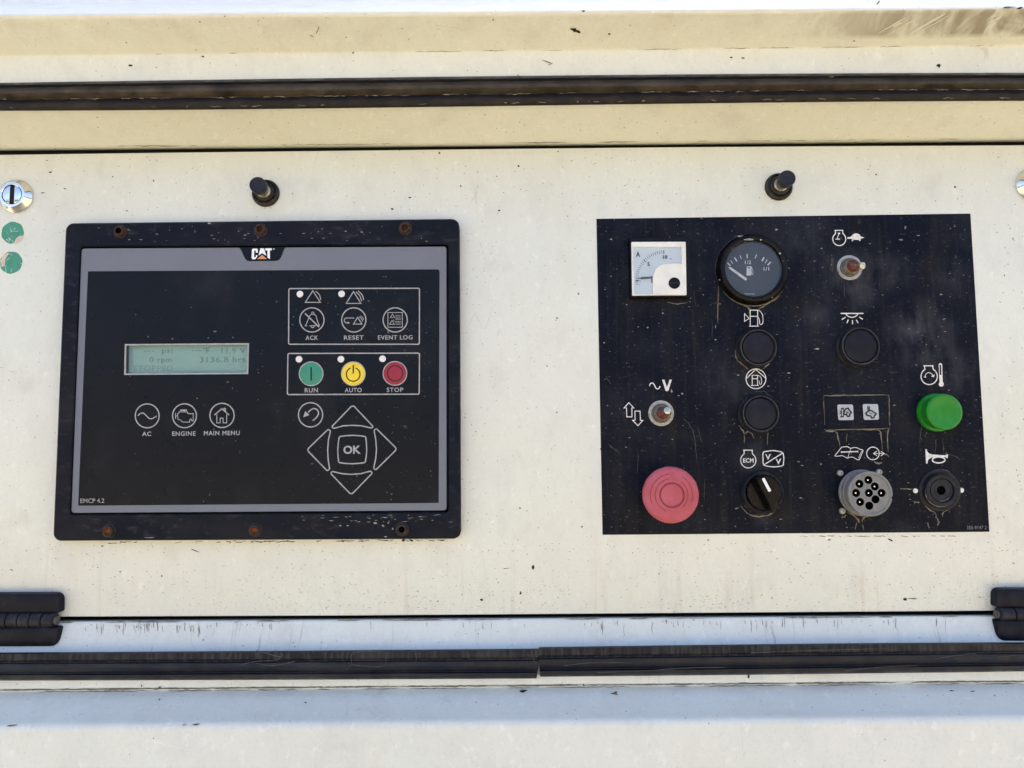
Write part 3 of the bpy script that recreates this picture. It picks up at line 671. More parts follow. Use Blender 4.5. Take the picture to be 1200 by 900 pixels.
# ------------------------------------------------------------------ hinges
def hinge(xe, sgn, label, ys, knx, xo):
    """xe = inner edge pixel, sgn = +1 when the hinge runs off to the left"""
    y0, y1, y2, y3 = ys; xe -= 6 * sgn; y0 += 1.5; y3 -= .5; root = thing('hinge', label, 'hinge', at(xe, y1, 2), 'black hinges at the foot of the panel')
    d = 7.5
    P = [XZ(xo, y0 + .3, d), XZ(xe, y0, d), XZ(xe, y1, d), XZ(xo, y1 + .5, d)]
    V, Fc = plate(rounded(P, [1.6, 5, 1.7, 1.6], 5), .1, d, 1.3); mk('upper_leaf', V, Fc, 'plastic', root, smooth=True)
    d2 = 11; xe2 = xe - 1.5 * sgn
    P = [XZ(xo, y2 + 1, d2), XZ(xe2, y2, d2), XZ(xe2, y3, d2), XZ(xo, y3 + .5, d2)]
    V, Fc = plate(rounded(P, [1.6, 1.7, 5.5, 1.6], 5), 1.5, d2, 1.3); mk('lower_leaf', V, Fc, 'plastic', root, smooth=True)
    ym = (y1 + y2) / 2; rr = (y2 - y1) / 2 * mm(7) * 1.04
    for a, b in zip(knx, knx[1:]):
        A = at(a + .5 , ym, 6.5); B = at(b - .5, ym, 6.5); s = .6
        path = [A, (A[0] + s, A[1], A[2]), (B[0] - s, B[1], B[2]), B]
        V, Fc = tube(path, [rr - .6, rr, rr, rr - .6], 20); mk('knuckle', V, Fc, 'plastic_worn', root, smooth=True)
    A = at(knx[0], ym, 6.5); B = at(knx[-1], ym, 6.5); ext = 1.4
    V, Fc = tube([(A[0] - ext, A[1], A[2]), (B[0] + ext, B[1], B[2])], [rr * .55] * 2, 14); mk('hinge_pin', V, Fc, 'thread', root, smooth=True)
    return root
hinge(75, 1, 'ribbed black hinge at the lower left edge of the panel, below the green stickers', (694.3, 718.5, 735.5, 758.3), [-58, -44, -30, -16, -2, 11, 24.5, 38, 52, 65.5], -75)
hinge(1162, -1, 'black hinge at the lower right edge of the panel, cut by the frame edge', (688.8, 712, 727.5, 752), [1169, 1186.5, 1199.5, 1213, 1227, 1241, 1260], 1268)

# ------------------------------------------------------------------ cam locks, stickers, rubber stubs
def cam_lock(px, py, label):
    c = XZ(px, py, 1); root = thing('cam_lock', label, 'lock', (c[0], 0, c[1]), 'chrome cam locks at the panel edges'); k = mm(2)
    V, Fc = lathe(c, [(0, .1), (21 * k, .1), (21 * k, 1.2), (20.4 * k, 2.0), (19 * k, 2.6), (15.6 * k, 5.4), (15 * k, 5.8), (12.4 * k, 5.9), (12.0 * k, 5.6), (12 * k, 2.2), (0, 2.2)], 64); mk('collar', V, Fc, 'chrome', root, smooth=True)
    sl_ = 2.7 * k
    for s in (-1, 1):                                    # two half moons leave the key slot between them
        a0 = math.asin(sl_ / (11.3 * k)); pts_ = [(c[0] + s * 11.3 * k * math.cos(a), c[1] + 11.3 * k * math.sin(a)) for a in [(-math.pi / 2 + a0) + (math.pi - 2 * a0) * i / 20 for i in range(21)]]
        V, Fc = plate(pts_, 3.0, 5.6, .35); mk('barrel_face', V, Fc, 'chrome', root, smooth=True)
    V, Fc = lathe(c, [(0, 3.2), (11.4 * k, 3.2), (11.4 * k, 2.6)], 40); mk('key_slot', V, Fc, 'slot', root)
cam_lock(18.5, 230.2, 'chrome slotted lock above the two green stickers at the left')
cam_lock(1211, 216.5, 'chrome lock cut off by the right edge of the photo')
def sticker(px, py, label, cut):
    c = XZ(px, py, .1); root = thing('round_sticker', label, 'sticker', (c[0], 0, c[1]), 'round green stickers')
    V, Fc = lathe(c, [(0, .12), (13.4 * mm(), .12), (13.4 * mm(), .02)], 40, wob=lambda a, r, d: 1 + .02 * math.sin(7 * a + px)); mk('green_film', V, Fc, 'sticker', root)
    p = Print(.2); p.fill(cut); p.mk('torn_patch', 'backing', root)
sticker(14.8, 272.7, 'round green sticker directly below the lock, torn at its lower right', [(16, 285.5), (19, 279), (23, 276.5), (27.3, 276), (27, 279), (23, 284), (19, 286)])
sticker(13, 307.7, 'round green sticker, lower of the two, torn along its left side', [(.3, 306), (3, 300), (8, 296.5), (10.5, 297), (6, 304), (5.5, 311), (2, 313)])
def stub(px, py, label):
    c = XZ(px, py, 2); root = thing('stub_post', label, 'door stop', (c[0], 0, c[1]), 'black stub posts on the panel')
    k = .68
    V, Fc = lathe(c, [(0, .1), (16.3 * k, .1), (16.3 * k, 1.2), (15.4 * k, 2.4), (13.5 * k, 2.9), (12.6 * k, 2.2), (12 * k, 2.4), (11 * k, 4.4), (9.3 * k, 5.0), (7.4 * k, 5.0)], 48); mk('grommet', V, Fc, 'stub_ring', root, smooth=True)
    V, Fc = lathe(c, [(8 * k, 4), (8 * k, 6.5), (6.9 * k, 7.2), (6.9 * k, 16.5)], 36); mk('stem', V, Fc, 'stem', root, smooth=True)
    V, Fc = lathe(c, [(6 * k, 14.5), (9.2 * k, 14.5), (9.4 * k, 15), (9.4 * k, 19.7), (9.0 * k, 20.4), (8.2 * k, 20.7), (7 * k, 20.5), (0, 20.4)], 40); mk('cap', V, Fc, 'stub', root, smooth=True)
stub(310.8, 225.8, 'black rubber capped post above the controller, left of the two')
stub(913.2, 218.3, 'black rubber capped post above the gauge plate, right of the two')

# ------------------------------------------------------------------ generator controller
DB, DO = 10.0, 8.2                                       # bezel front, membrane front
ctl = thing('generator_controller', 'black framed generator controller with small green display and round keys', 'controller', at(305, 446, 0))
S = lambda L, d: [XZ(x, y, d) for x, y in L]
outer = rounded(S([(80, 263), (538.2, 257.8), (540, 630.8), (65, 633.2)], 6), 6, 7)
inner = rounded(S([(93.5, 288.8), (525.6, 286.2), (525.8, 600.4), (81, 603.2)], DB), 2.6, 7)
V, Fc = ringplate(outer, inner, .1, DB, 1.3); mk('bezel', V, Fc, 'bezel', ctl, smooth=True)
b_out = rounded(S([(95.5, 291.1), (523.2, 288.8), (523.4, 598.2), (83.4, 601.2)], DO), 2.4, 7)
b_in = rounded(S([(103.1, 318.0), (515, 315.7), (514, 589.3), (91.6, 592.5)], DO), [1, 2, .6, .6], 7)
V, Fc = ringplate(b_out, b_in, 4, DO, .25); mk('grey_border', V, Fc, 'border', ctl)
# membrane with the display window cut out of it
win = S([(147.6, 404.4), (291, 403.5), (290, 437.4), (147, 438.2)], DO)
V, Fc = holed([p for p in b_in], [win], DO - .02, 5.5); V2 = V
mk('membrane', V, Fc, 'membrane', ctl)
bk = rounded(S([(88, 287), (528, 285), (528, 603), (78, 606)], 4), 0); V, Fc = ringplate(rounded(S([(80, 262.5), (538.2, 257.6), (540, 630.8), (65, 633.2)], 3), 5, 3), rounded(S([(150, 400), (290, 400), (290, 442), (146, 442)], 3), 5, 3), .3, 3.0); mk('back_tray', V, Fc, 'dark', ctl)
# logo tab
p = Print(DO + .12); p.fill([(279.5, 289.9), (281.5, 291.5), (283.5, 295), (287, 303), (289.5, 305.4), (292, 306), (323, 305.8), (327, 304.6), (329, 302), (333, 292), (335, 289.6)]); tab = p.mk('logo_tab', 'membrane', ctl)
p = Print(DO + .25)
p.fill([(295.2, 292.6), (296.2, 291.3), (301, 291.2), (302.2, 292.4), (302.2, 296.2), (299.8, 296.2), (299.8, 293.6), (297.8, 293.6), (297.8, 301.4), (299.8, 301.4), (299.8, 299.2), (302, 299.2), (300.5, 302.2), (299, 303.8), (296.2, 303.9), (294.8, 302.6)])
p.fill([(305.1, 291), (309.4, 291), (312.2, 299.8), (307.2, 296.6), (302.9, 299.5)], [[(307.2, 293.8), (306.4, 296.4), (308.2, 296.4)]] if False else [])
p.fill([(310.8, 291), (318.6, 290.9), (318.6, 293.4), (316.3, 293.4), (316.3, 303.7), (313.4, 301.8), (313.4, 293.5), (310.9, 293.5)])
p.circle((320.8, 291.8), .6, .4, 10)
p.mk('logo_letters', 'logo_white', tab)
p = Print(DO + .3); p.fill([(301.2, 303.6), (307.2, 298.6), (313, 303.5)]); p.mk('logo_triangle', 'logo_orange', tab)
p = Print(DO + .12); p.text('EMCP 4.2', 108.2, 586.8, 28, 5.2, .005); p.mk('model_marking', 'print_grey', ctl)
# display
disp = mk('display', *ringplate(S([(146.3, 403.2), (292, 402.1), (290.9, 438.4), (145.7, 439.4)], DO), S([(148, 405.0), (290.2, 404.1), (289.4, 436.8), (147.5, 437.6)], DO), DO - .4, DO + .25), 'print_grey', ctl)
DL = 3.4
mk('lcd_panel', *plate(S([(140, 398), (296, 396), (296, 444), (140, 446)], DL), DL - .3, DL), 'lcd', disp)
p = Print(DL + .1)
p.text('psi', 196.0, 412.0, 12.5, 7.5, .012, spacing=1.15); p.text('11.9 V', 273.5, 411.0, 28, 6.6, .012, spacing=1.15)
p.text('0 rpm', 188.4, 422.4, 26.5, 8.0, .012, spacing=1.1); p.text('3136.8 hrs', 260.8, 421.3, 53.5, 6.8, .012, spacing=1.1)
for i in range(3): p.line([(169 + i * 4.2, 411.4), (171.6 + i * 4.2, 411.4)], 1)
for i in range(3): p.line([(225 + i * 4.2, 411), (227.6 + i * 4.2, 411)], 1)
p.circle((239.5, 409), 1, .7, 10); p.text('F', 243.5, 411.2, 4, 6.4, .012)
p.mk('lcd_reading', 'lcd_text', disp)
p = Print(DL + .1); p.text('STOPPED', 179.5, 431.7, 46, 6.4, .0, spacing=1.15); p.mk('lcd_status', 'lcd_faint', disp)
mk('display_pane', *plate(S([(148, 405.0), (290.2, 404.1), (289.4, 436.8), (147.5, 437.6)], DO - .6), DO - .8, DO - .6), 'pane', disp)
# frames round the key groups
DP = DO + .14
p = Print(DP); p.poly([(338.5, 338.2), (491.6, 337.8), (491.4, 403.4), (338.2, 403.4)], 1.2, 1.4); p.mk('key_frame', 'print_grey', ctl)
p = Print(DP); p.poly([(337.4, 414.2), (491.6, 413.8), (491.2, 461.9), (336.8, 462.4)], 1.2, 1.4); p.mk('key_frame', 'print_grey', ctl)
def key(name, c, cap=None, cw=0, cc=None, draw=None, r=14.2, label=None):
    k = mk(name, *lathe(XZ(*c, DP), [(0, DP), ((r - 1) * mm(DP), DP), ((r - .6) * mm(DP), DP - .05), ((r - .5) * mm(DP), DP - .1)], 48), 'membrane', ctl)
    q = Print(DP + .12); q.circle(c, r, 1.35)
    if draw: draw(q)
    q.mk('symbol', 'print_grey', k)
    if cap: q = Print(DP); q.text(cap, cc[0], cc[1], cw, 5.2, .017, spacing=1.12); q.mk('caption', 'print_grey', k)
    return k
def z2(L): return [(320 + u / 5.625, 320 + v / 5.625) for u, v in L]
def z3(L): return [(130 + u / 6.43, 380 + v / 6.43) for u, v in L]
def z4(L): return [(330 + u / 6.924, 460 + v / 6.924) for u, v in L]
def bell(q):
    q.line(z2([(225, 348), (212, 348), (224, 325), (234, 300), (240, 282), (252, 272), (272, 272), (285, 284), (289, 305), (298, 330), (306, 345), (240, 348)]), .9)
    q.line(z2([(210, 265), (303, 356)]), 1.5); q.circle(z2([(262, 264)])[0], 1.3, .9, 14); q.line(z2([(250, 352), (255, 359), (266, 359), (272, 352)]), .9)
key('ack_key', (365.5, 374.9), 'ACK', 14.8, (365.4, 395.8), bell)
def reset(q):
    q.line(z2([(535, 296), (482, 296), (471, 303), (469, 316), (478, 327), (492, 329)]), 1.0); q.fill(z2([(490, 321), (508, 328), (490, 335)]))
    q.line(z2([(530, 336), (557, 292), (586, 336)]), 1.0, True); q.line(z2([(566, 287), (582, 300), (592, 318)]), .8); q.line(z2([(576, 281), (590, 293), (598, 308)]), .7)
key('reset_key', (414.6, 374.9), 'RESET', 23, (414.6, 395.6), reset)
def elog(q):
    q.line(z2([(757, 260), (852, 260), (852, 357), (757, 357)]), .8, True); q.line(z2([(772, 293), (787, 270), (802, 293)]), .7, True); q.line(z2([(768, 338), (784, 312), (800, 338)]), .7, True)
    for y in (280, 289, 298, 307, 320, 329, 338): q.line(z2([(806, y), (842, y)]), .5)
    q.line(z2([(790, 308), (800, 318)]), .6)
key('event_log_key', (463.1, 374.9), 'EVENT LOG', 40.5, (463.1, 395.4), elog)
def led(x, y): mk('indicator_lamp', *lathe(XZ(x, y, DP), [(4.0 * mm(DP), DP), (3.8 * mm(DP), DP + .25), (2.4 * mm(DP), DP + .5), (0, DP + .55)], 24), 'led', ctl, smooth=True)
for x, y in ((351.5, 344.6), (400.3, 344.4), (350.4, 420.9), (399.5, 420.9), (448.3, 420.4)): led(x, y)
p = Print(DP); p.line(z2([(262, 117), (312, 193), (212, 193)]), 1.1, True); p.line(smooth_path(z2([(281, 120), (305, 143), (314, 176)])), 1.1); p.mk('warning_symbol', 'print_grey', ctl)
p = Print(DP); p.line(z2([(530, 122), (579, 200), (482, 200)]), 1.1, True); p.line(smooth_path(z2([(546, 124), (572, 150), (583, 186)])), 1.0); p.line(smooth_path(z2([(560, 117), (588, 145), (597, 178)])), 1.0); p.mk('shutdown_symbol', 'print_grey', ctl)
def colour_key(name, c, cap, cw, cc, mat, draw, r=14.4):
    k = mk(name, *lathe(XZ(*c, DP), [(0, DP + .3), ((r - 1.6) * mm(DP), DP + .3), ((r - 1) * mm(DP), DP + .2), ((r - .8) * mm(DP), DP)], 48), mat, ctl, smooth=True)
    q = Print(DP + .15); q.circle(c, r - .5, 1.2); q.mk('rim', 'print_grey', k)
    q = Print(DP + .42); draw(q); q.mk('symbol', 'print_black' if name != 'stop_key' else 'print_black', k)
    q = Print(DP); q.text(cap, cc[0], cc[1], cw, 5.2, .017, spacing=1.12); q.mk('caption', 'print_grey', k)
colour_key('run_key', (364.6, 438), 'RUN', 15.5, (364.8, 457.3), 'key_green', lambda q: q.line(z2([(251, 620), (251, 709)]), 1.7))
colour_key('auto_key', (414, 438), 'AUTO', 20, (413.9, 457.1), 'key_yellow', lambda q: (q.line(arcpx(z2([(528, 668)])[0], 8.0, 112, 428, 32), 1.4), q.line(z2([(529, 606), (528, 661)]), 1.6)))
colour_key('stop_key', (462.8, 437.6), 'STOP', 19.5, (462.8, 456.8), 'key_red', lambda q: q.circle(z2([(804, 661)])[0], 9.0, 1.3))
key('ac_key', (172.5, 487.3), 'AC', 10.6, (171.9, 508.4), lambda q: q.line(smooth_path(z3([(203, 690), (222, 672), (245, 670), (268, 690), (290, 710), (315, 709), (345, 691)])), 1.2), r=14.0)
def eng(q):
    q.line(z3([(503, 690), (503, 672), (513, 668), (513, 660), (545, 660), (575, 660), (580, 672), (598, 674), (612, 674), (620, 672), (620, 728), (612, 728), (602, 712), (594, 718), (594, 737), (540, 737), (522, 720), (505, 718)]), .85, True)
    q.line(z3([(522, 648), (572, 648)]), 1.8); q.line(z3([(487, 668), (487, 712)]), .9); q.line(z3([(487, 690), (503, 690)]), .9)
key('engine_key', (216.2, 487.2), 'ENGINE', 27.5, (215.5, 508.1), eng, r=14.0)
def home(q):
    q.line(z3([(780, 684), (836, 636), (890, 684)]), 1.3); q.line(z3([(798, 680), (798, 743), (823, 743), (823, 708), (845, 708), (845, 743), (872, 743), (872, 680)]), .95); q.line(z3([(852, 648), (852, 633), (863, 633), (863, 655)]), 1.0)
key('main_menu_key', (260.2, 486.8), 'MAIN MENU', 42, (259.9, 507.5), home, r=14.2)
def back(q):
    q.line(smooth_path(z4([(252, 228), (285, 200), (300, 165), (285, 138), (258, 130), (232, 145), (215, 160)])), 1.4); q.fill(z4([(175, 201), (192, 150), (226, 182)]))
key('back_key', (363.9, 486.1), draw=back, r=14.2)
def pad(name, P, rad, w=1.4, txt=None, mids=()):
    px = z4(P); q = Print(DP); PP = rounded([XZ(x, y, DP) for x, y in px], rad, 4)
    k = mk(name, [(x, DP - .05, z) for x, z in PP], [list(range(len(PP)))], 'membrane', ctl)
    V_, F_ = ribbon(PP, w * mm(DP), True); q = Geo().add([(x, DP + .08, z) for x, z in V_], F_); q.mk('outline', 'print_grey', k)
    if txt: q = Print(DP + .08); q.text(txt, *z4([(572, 464)])[0], 20.5, 9.8, .03); q.mk('caption', 'print_grey', k)
pad('up_key', [(577, 100), (745, 278), (728, 288), (650, 270), (575, 266), (500, 270), (425, 291), (405, 280)], [2, 1.2, 1.5, 6, 6, 6, 1.5, 1.2])
pad('down_key', [(565, 830), (397, 655), (412, 640), (490, 658), (568, 664), (645, 658), (722, 637), (738, 652)], [2, 1.2, 1.5, 6, 6, 6, 1.5, 1.2])
pad('left_key', [(205, 465), (380, 296), (397, 312), (380, 385), (374, 465), (378, 545), (390, 622), (370, 635)], [2, 1.2, 1.5, 6, 6, 6, 1.5, 1.2])
pad('right_key', [(937, 458), (768, 292), (750, 306), (764, 380), (770, 460), (764, 535), (747, 614), (762, 630)], [2, 1.2, 1.5, 6, 6, 6, 1.5, 1.2])
pad('ok_key', [(468, 357), (520, 350), (575, 347), (630, 350), (683, 357), (688, 410), (691, 463), (687, 515), (679, 568), (625, 575), (570, 578), (515, 575), (463, 568), (458, 515), (456, 463), (460, 410)], [1.4, 9, 9, 9, 1.4, 9, 9, 9, 1.4, 9, 9, 9, 1.4, 9, 9, 9], txt='OK')
g = Geo(); random.seed(17)
for i in range(190):
    x = 512 - abs(random.gauss(0, 130)); y = random.uniform(320, 586)
    if not 108 < x < 510 or (145 < x < 294 and 400 < y < 441): continue
    P = [at(*q, DO + .1) for q in blob((x, y), random.uniform(.3, .75), random.uniform(.25, .5), 6)]; g.add(P, [list(range(len(P)))])
for x, y, rx, ry in ((252, 388.5, 2.2, 1.2), (267, 447.6, 1.8, .5), (432, 353, .9, .9), (396, 368.5, 1.8, .5), (455, 389, 1, 1.6), (474, 410.5, 1.4, .4), (459, 579, 1.2, .8), (458.5, 585.5, .8, .8), (202, 397, 1, .8), (159, 368.5, 1, .5), (246, 580, .9, .9), (366, 543.6, 1.8, .7), (474.5, 499.4, 1.6, .6)):
    P = [at(*q, DO + .1) for q in blob((x, y), rx, ry, 7)]; g.add(P, [list(range(len(P)))])
g.mk('dust_speck', 'dust_dim', ctl, kind='stuff')
# bezel screws
for i, (x, y, mt) in enumerate(((141, 271.5, 'rust_brown'), (305.7, 269.6, 'rust'), (474.8, 267.6, 'rust'), (127.8, 622.2, 'rust_bright'), (299.2, 621.2, 'rust_bright'), (471.3, 620.2, 'rust_brown'))):
    c = XZ(x, y, DB); k = mm(DB)
    s = mk('screw', *lathe(c, [(8.2 * k, DB - .05), (8.0 * k, DB + .35), (6.6 * k, DB + .4), (6.4 * k, DB + 2.2), (5.8 * k, DB + 2.9), (3.6 * k, DB + 3.0)], 36), 'rust_brown' if i > 2 else 'rust', ctl, smooth=True)
    hexp = circ(c, 3.6 * k, 6)
    V = [(a, DB + 3.0, b) for a, b in hexp] + [(a, DB + .9, b) for a, b in hexp]; mk('hex_socket', V, [[j, (j + 1) % 6, 6 + (j + 1) % 6, 6 + j] for j in range(6)] + [[6, 7, 8, 9, 10, 11]], 'hole' if i in (5, 0) else mt, s)
# scratches on the bezel
g = Geo()
random.seed(5)
for i in range(84):
    if i % 2: x, y = random.gauss(440, 50), random.uniform(603, 612)
    else: x, y = random.uniform(90, 530), random.uniform(264, 284)
    if not 90 < x < 530: continue
    L = random.uniform(.8, 4 if i % 2 == 0 else 8); V2, F2 = ribbon([(x, y), (x + L * .5, y + random.uniform(-.5, .5)), (x + L, y + random.uniform(-.8, .8))], random.uniform(.3, .9), taper=True); g.add([at(a, b, DB + .06) for a, b in V2], F2)
for x, y, rx, ry in ((449, 616, 1.6, 1), (455, 613, 1.2, .8), (440, 613, 2.4, .8), (407, 616, 1.5, .7), (399, 616, 1.2, .6), (460, 620, .8, 1.6), (452, 629, 2, .6), (245, 261.5, 1.6, 1.2), (424, 272, 1.5, 1), (405, 271, 1.4, .6), (176, 630, 6, .5)):
    P = [at(*q, DB + .07) for q in blob((x, y), rx, ry)]; g.add(P, [list(range(len(P)))])
g.mk('scratch_mark', 'residue_light', ctl, kind='stuff')

# ------------------------------------------------------------------ instrument plate (printed decal) and its symbols
plate_root = thing('instrument_plate', 'black rectangular decal plate with white symbols under the gauges and switches', 'plate', at(930, 440, 0))
pc = [(699, 256.4), (1137.3, 250.2), (1159.6, 623.2), (706.2, 626.8)]
mk('decal_sheet', *plate(S(pc, .4), .05, .4, .1), 'decal', plate_root)
DD = .55
def sym(name, draw, mat='print_white'):
    q = Print(DD); q.k = .86; draw(q); return q.mk(name, mat, plate_root)
def zz(x0, y0, k): return lambda L: [(x0 + u / k, y0 + v / k) for u, v in L]
zC, zG, z8, z9, zL, zN, zR, zM = zz(965, 265, 12.857), zz(720, 430, 11.25), zz(830, 350, 9), zz(830, 420, 9), zz(960, 360, 11.25), zz(1060, 420, 9), zz(850, 510, 9), zz(950, 450, 9)
def flask(q, z, nx0, nx1, ny, c, r, w=1.2):
    q.line(z([(nx0 + 8, ny), (nx1 - 8, ny)]) if False else z([(nx0, ny), (nx1, ny)]), w)
    cx_, cy_ = c; dy = math.sqrt(max(r * r - ((nx1 - nx0) / 2 * .85) ** 2, 0)); a = math.degrees(math.atan2(dy, (nx1 - nx0) / 2 * .85))
    pts_ = [(nx1 - 10, ny)] + [(cx_ + r * math.cos(math.radians(t)), cy_ - r * math.sin(math.radians(t))) for t in [a - (360 - (180 - 2 * a)) * i / 32 for i in range(33)]] + [(nx0 + 10, ny)]
    q.line(z(pts_), w)
def s1(q):
    flask(q, zC, 168, 298, 64, (238, 195), 98, 1.3); q.fill(zC([(215, 98), (250, 98), (252, 118), (232, 130), (215, 185), (248, 190), (248, 203), (180, 203), (182, 192), (202, 188), (222, 125)]))
sym('idle_speed_symbol', s1)
sym('tortoise_symbol', lambda q: q.fill(zC([(358, 168), (398, 163), (412, 160), (432, 135), (460, 115), (490, 110), (520, 113), (545, 130), (562, 155), (578, 163), (610, 168), (612, 174), (578, 186), (560, 192), (560, 215), (548, 224), (536, 220), (534, 206), (452, 206), (446, 224), (432, 228), (422, 220), (432, 200), (415, 190), (362, 192)])))
def pump(q, z, x0, y0, x1, y1, ym, w, hose):
    q.line(z([(x0, y0), (x1, y0), (x1, y1), (x0, y1)]), w, True); q.line(z([(x0, ym), (x1, ym)]), w); q.line(smooth_path(z(hose), 3), w * .8); q.line(z([(x0 - 12, y1), (x1 + 12, y1)]), w)
def s2(q):
    pump(q, z8, 442, 121, 521, 290, 186, 1.15, [(527, 122), (545, 130), (570, 165), (577, 215), (575, 255), (560, 272), (543, 265), (540, 225), (528, 195)])
    q.line(z8([(383, 158), (383, 240), (431, 208)]), .9, True)
sym('fuel_gauge_symbol', s2)
def s3(q):
    q.circle(z9([(503, 215)])[0], 11.6, 1.2); q.line(z9([(402, 212), (500, 116), (606, 208)]), 1.1); pump(q, z9, 463, 178, 520, 285, 214, 1.0, [(525, 180), (545, 188), (560, 215), (563, 255), (550, 275), (540, 262), (535, 235)])
sym('fuel_house_symbol', s3)
def s4(q):
    q.line(zL([(283, 82), (582, 82)]), 1.5); q.line(zL([(350, 88), (368, 110), (395, 127), (432, 134), (468, 127), (495, 110), (512, 88)]), 1.3)
    for a, b in (((348, 130), (298, 163)), ((384, 163), (365, 210)), ((438, 172), (440, 224)), ((488, 165), (514, 210)), ((528, 130), (574, 160))): q.line(zL([a, b]), 1.5)
sym('panel_light_symbol', s4)
def s5(q):
    flask(q, zN, 200, 304, 78, (260, 190), 86, 1.4); q.line(smooth_path(zN([(215, 195), (225, 165), (250, 150), (280, 158), (298, 175)])), 1.0); q.fill(zN([(280, 188), (318, 168), (310, 200)])); q.fill(zN([(202, 200), (218, 182), (232, 202)]))
sym('engine_speed_symbol', s5)
sym('thermometer_symbol', lambda q: q.fill(zN([(360, 64), (366, 54), (378, 50), (390, 54), (396, 64), (403, 250), (413, 262), (413, 282), (400, 296), (384, 298), (366, 290), (360, 275), (366, 258), (370, 250)]), [zN([(369, 70), (377, 62), (386, 70), (390, 175), (372, 175)])]))
sym('alternating_voltage_symbol', lambda q: (q.line(smooth_path(zG([(463, 252), (475, 222), (503, 212), (525, 235), (545, 275), (568, 290), (590, 280), (602, 252)])), 1.4), q.fill(zG([(628, 168), (658, 168), (693, 268), (728, 168), (757, 168), (710, 318), (676, 318)]))))
sym('up_down_arrows_symbol', lambda q: (q.line(zG([(190, 472), (255, 540), (230, 540), (232, 658), (164, 658), (160, 540), (128, 540)]), 1.1, True), q.line(zG([(310, 775), (375, 705), (343, 703), (338, 582), (270, 582), (273, 703), (240, 703)]), 1.1, True)))
def s6(q):
    flask(q, zR, 188, 292, 158, (242, 265), 80, 1.2); q.text('ECM', *zR([(243, 266)])[0], 12.4, 5.2, .02)
sym('engine_module_symbol', s6)
def s7(q):
    q.line(smooth_path(zR([(400, 182), (450, 168), (505, 162), (560, 170), (605, 186), (616, 240), (613, 290), (608, 318), (560, 330), (510, 334), (455, 328), (404, 312), (398, 250)]), 3, True), 1.3, True)
    q.line(zR([(408, 312), (602, 190)]), 1.3); q.text('V', *zR([(450, 229)])[0], 6.4, 6.4, .02); q.text('V', *zR([(560, 277)])[0], 6.4, 6.4, .02)
sym('voltmeter_select_symbol', s7)
def s8(q):
    q.line(smooth_path(zM([(255, 758), (290, 715), (325, 668), (352, 664), (385, 660), (408, 672), (425, 678), (452, 670), (485, 672), (520, 688), (552, 700), (535, 745), (510, 798), (478, 790), (446, 772), (412, 772), (388, 782), (360, 768), (330, 755), (295, 760)]), 2, True), .9, True)
    q.line(zM([(325, 718), (495, 712)]), 1.4); q.line(zM([(425, 678), (390, 780)]), .6); q.line(zM([(318, 710), (332, 716), (318, 726)]), .8); q.line(zM([(503, 704), (490, 712), (503, 722)]), .8); q.line(zM([(505, 780), (540, 705)]), .6)
sym('service_book_symbol', s8)
def s9(q):
    q.circle(zM([(657, 732)])[0], 7.4, 1.1); q.line(zM([(668, 733), (770, 733)]), .7); q.line(zM([(700, 708), (662, 733), (700, 758)]), .8); q.line(zM([(740, 708), (776, 733), (740, 758)]), .8)
sym('data_port_symbol', s9)
zH = zz(1070, 515, 20)
sym('horn_symbol', lambda q: (q.fill(zH([(288, 228), (318, 225), (335, 290), (375, 330), (450, 352), (755, 372), (800, 350), (822, 348), (812, 440), (795, 440), (765, 418), (450, 420), (400, 440), (360, 475), (343, 510), (340, 562), (305, 562)])), q.line([(p_[0], p_[1]) for p_ in arcpx(zH([(598, 480)])[0], 7.4, 185, 535, 26, 3.5)], 1.7)))
q = Print(DD); q.text('355-9147 2', 1144.6, 618.2, 23, 4.0, .0); q.mk('part_number', 'print_dim', plate_root)
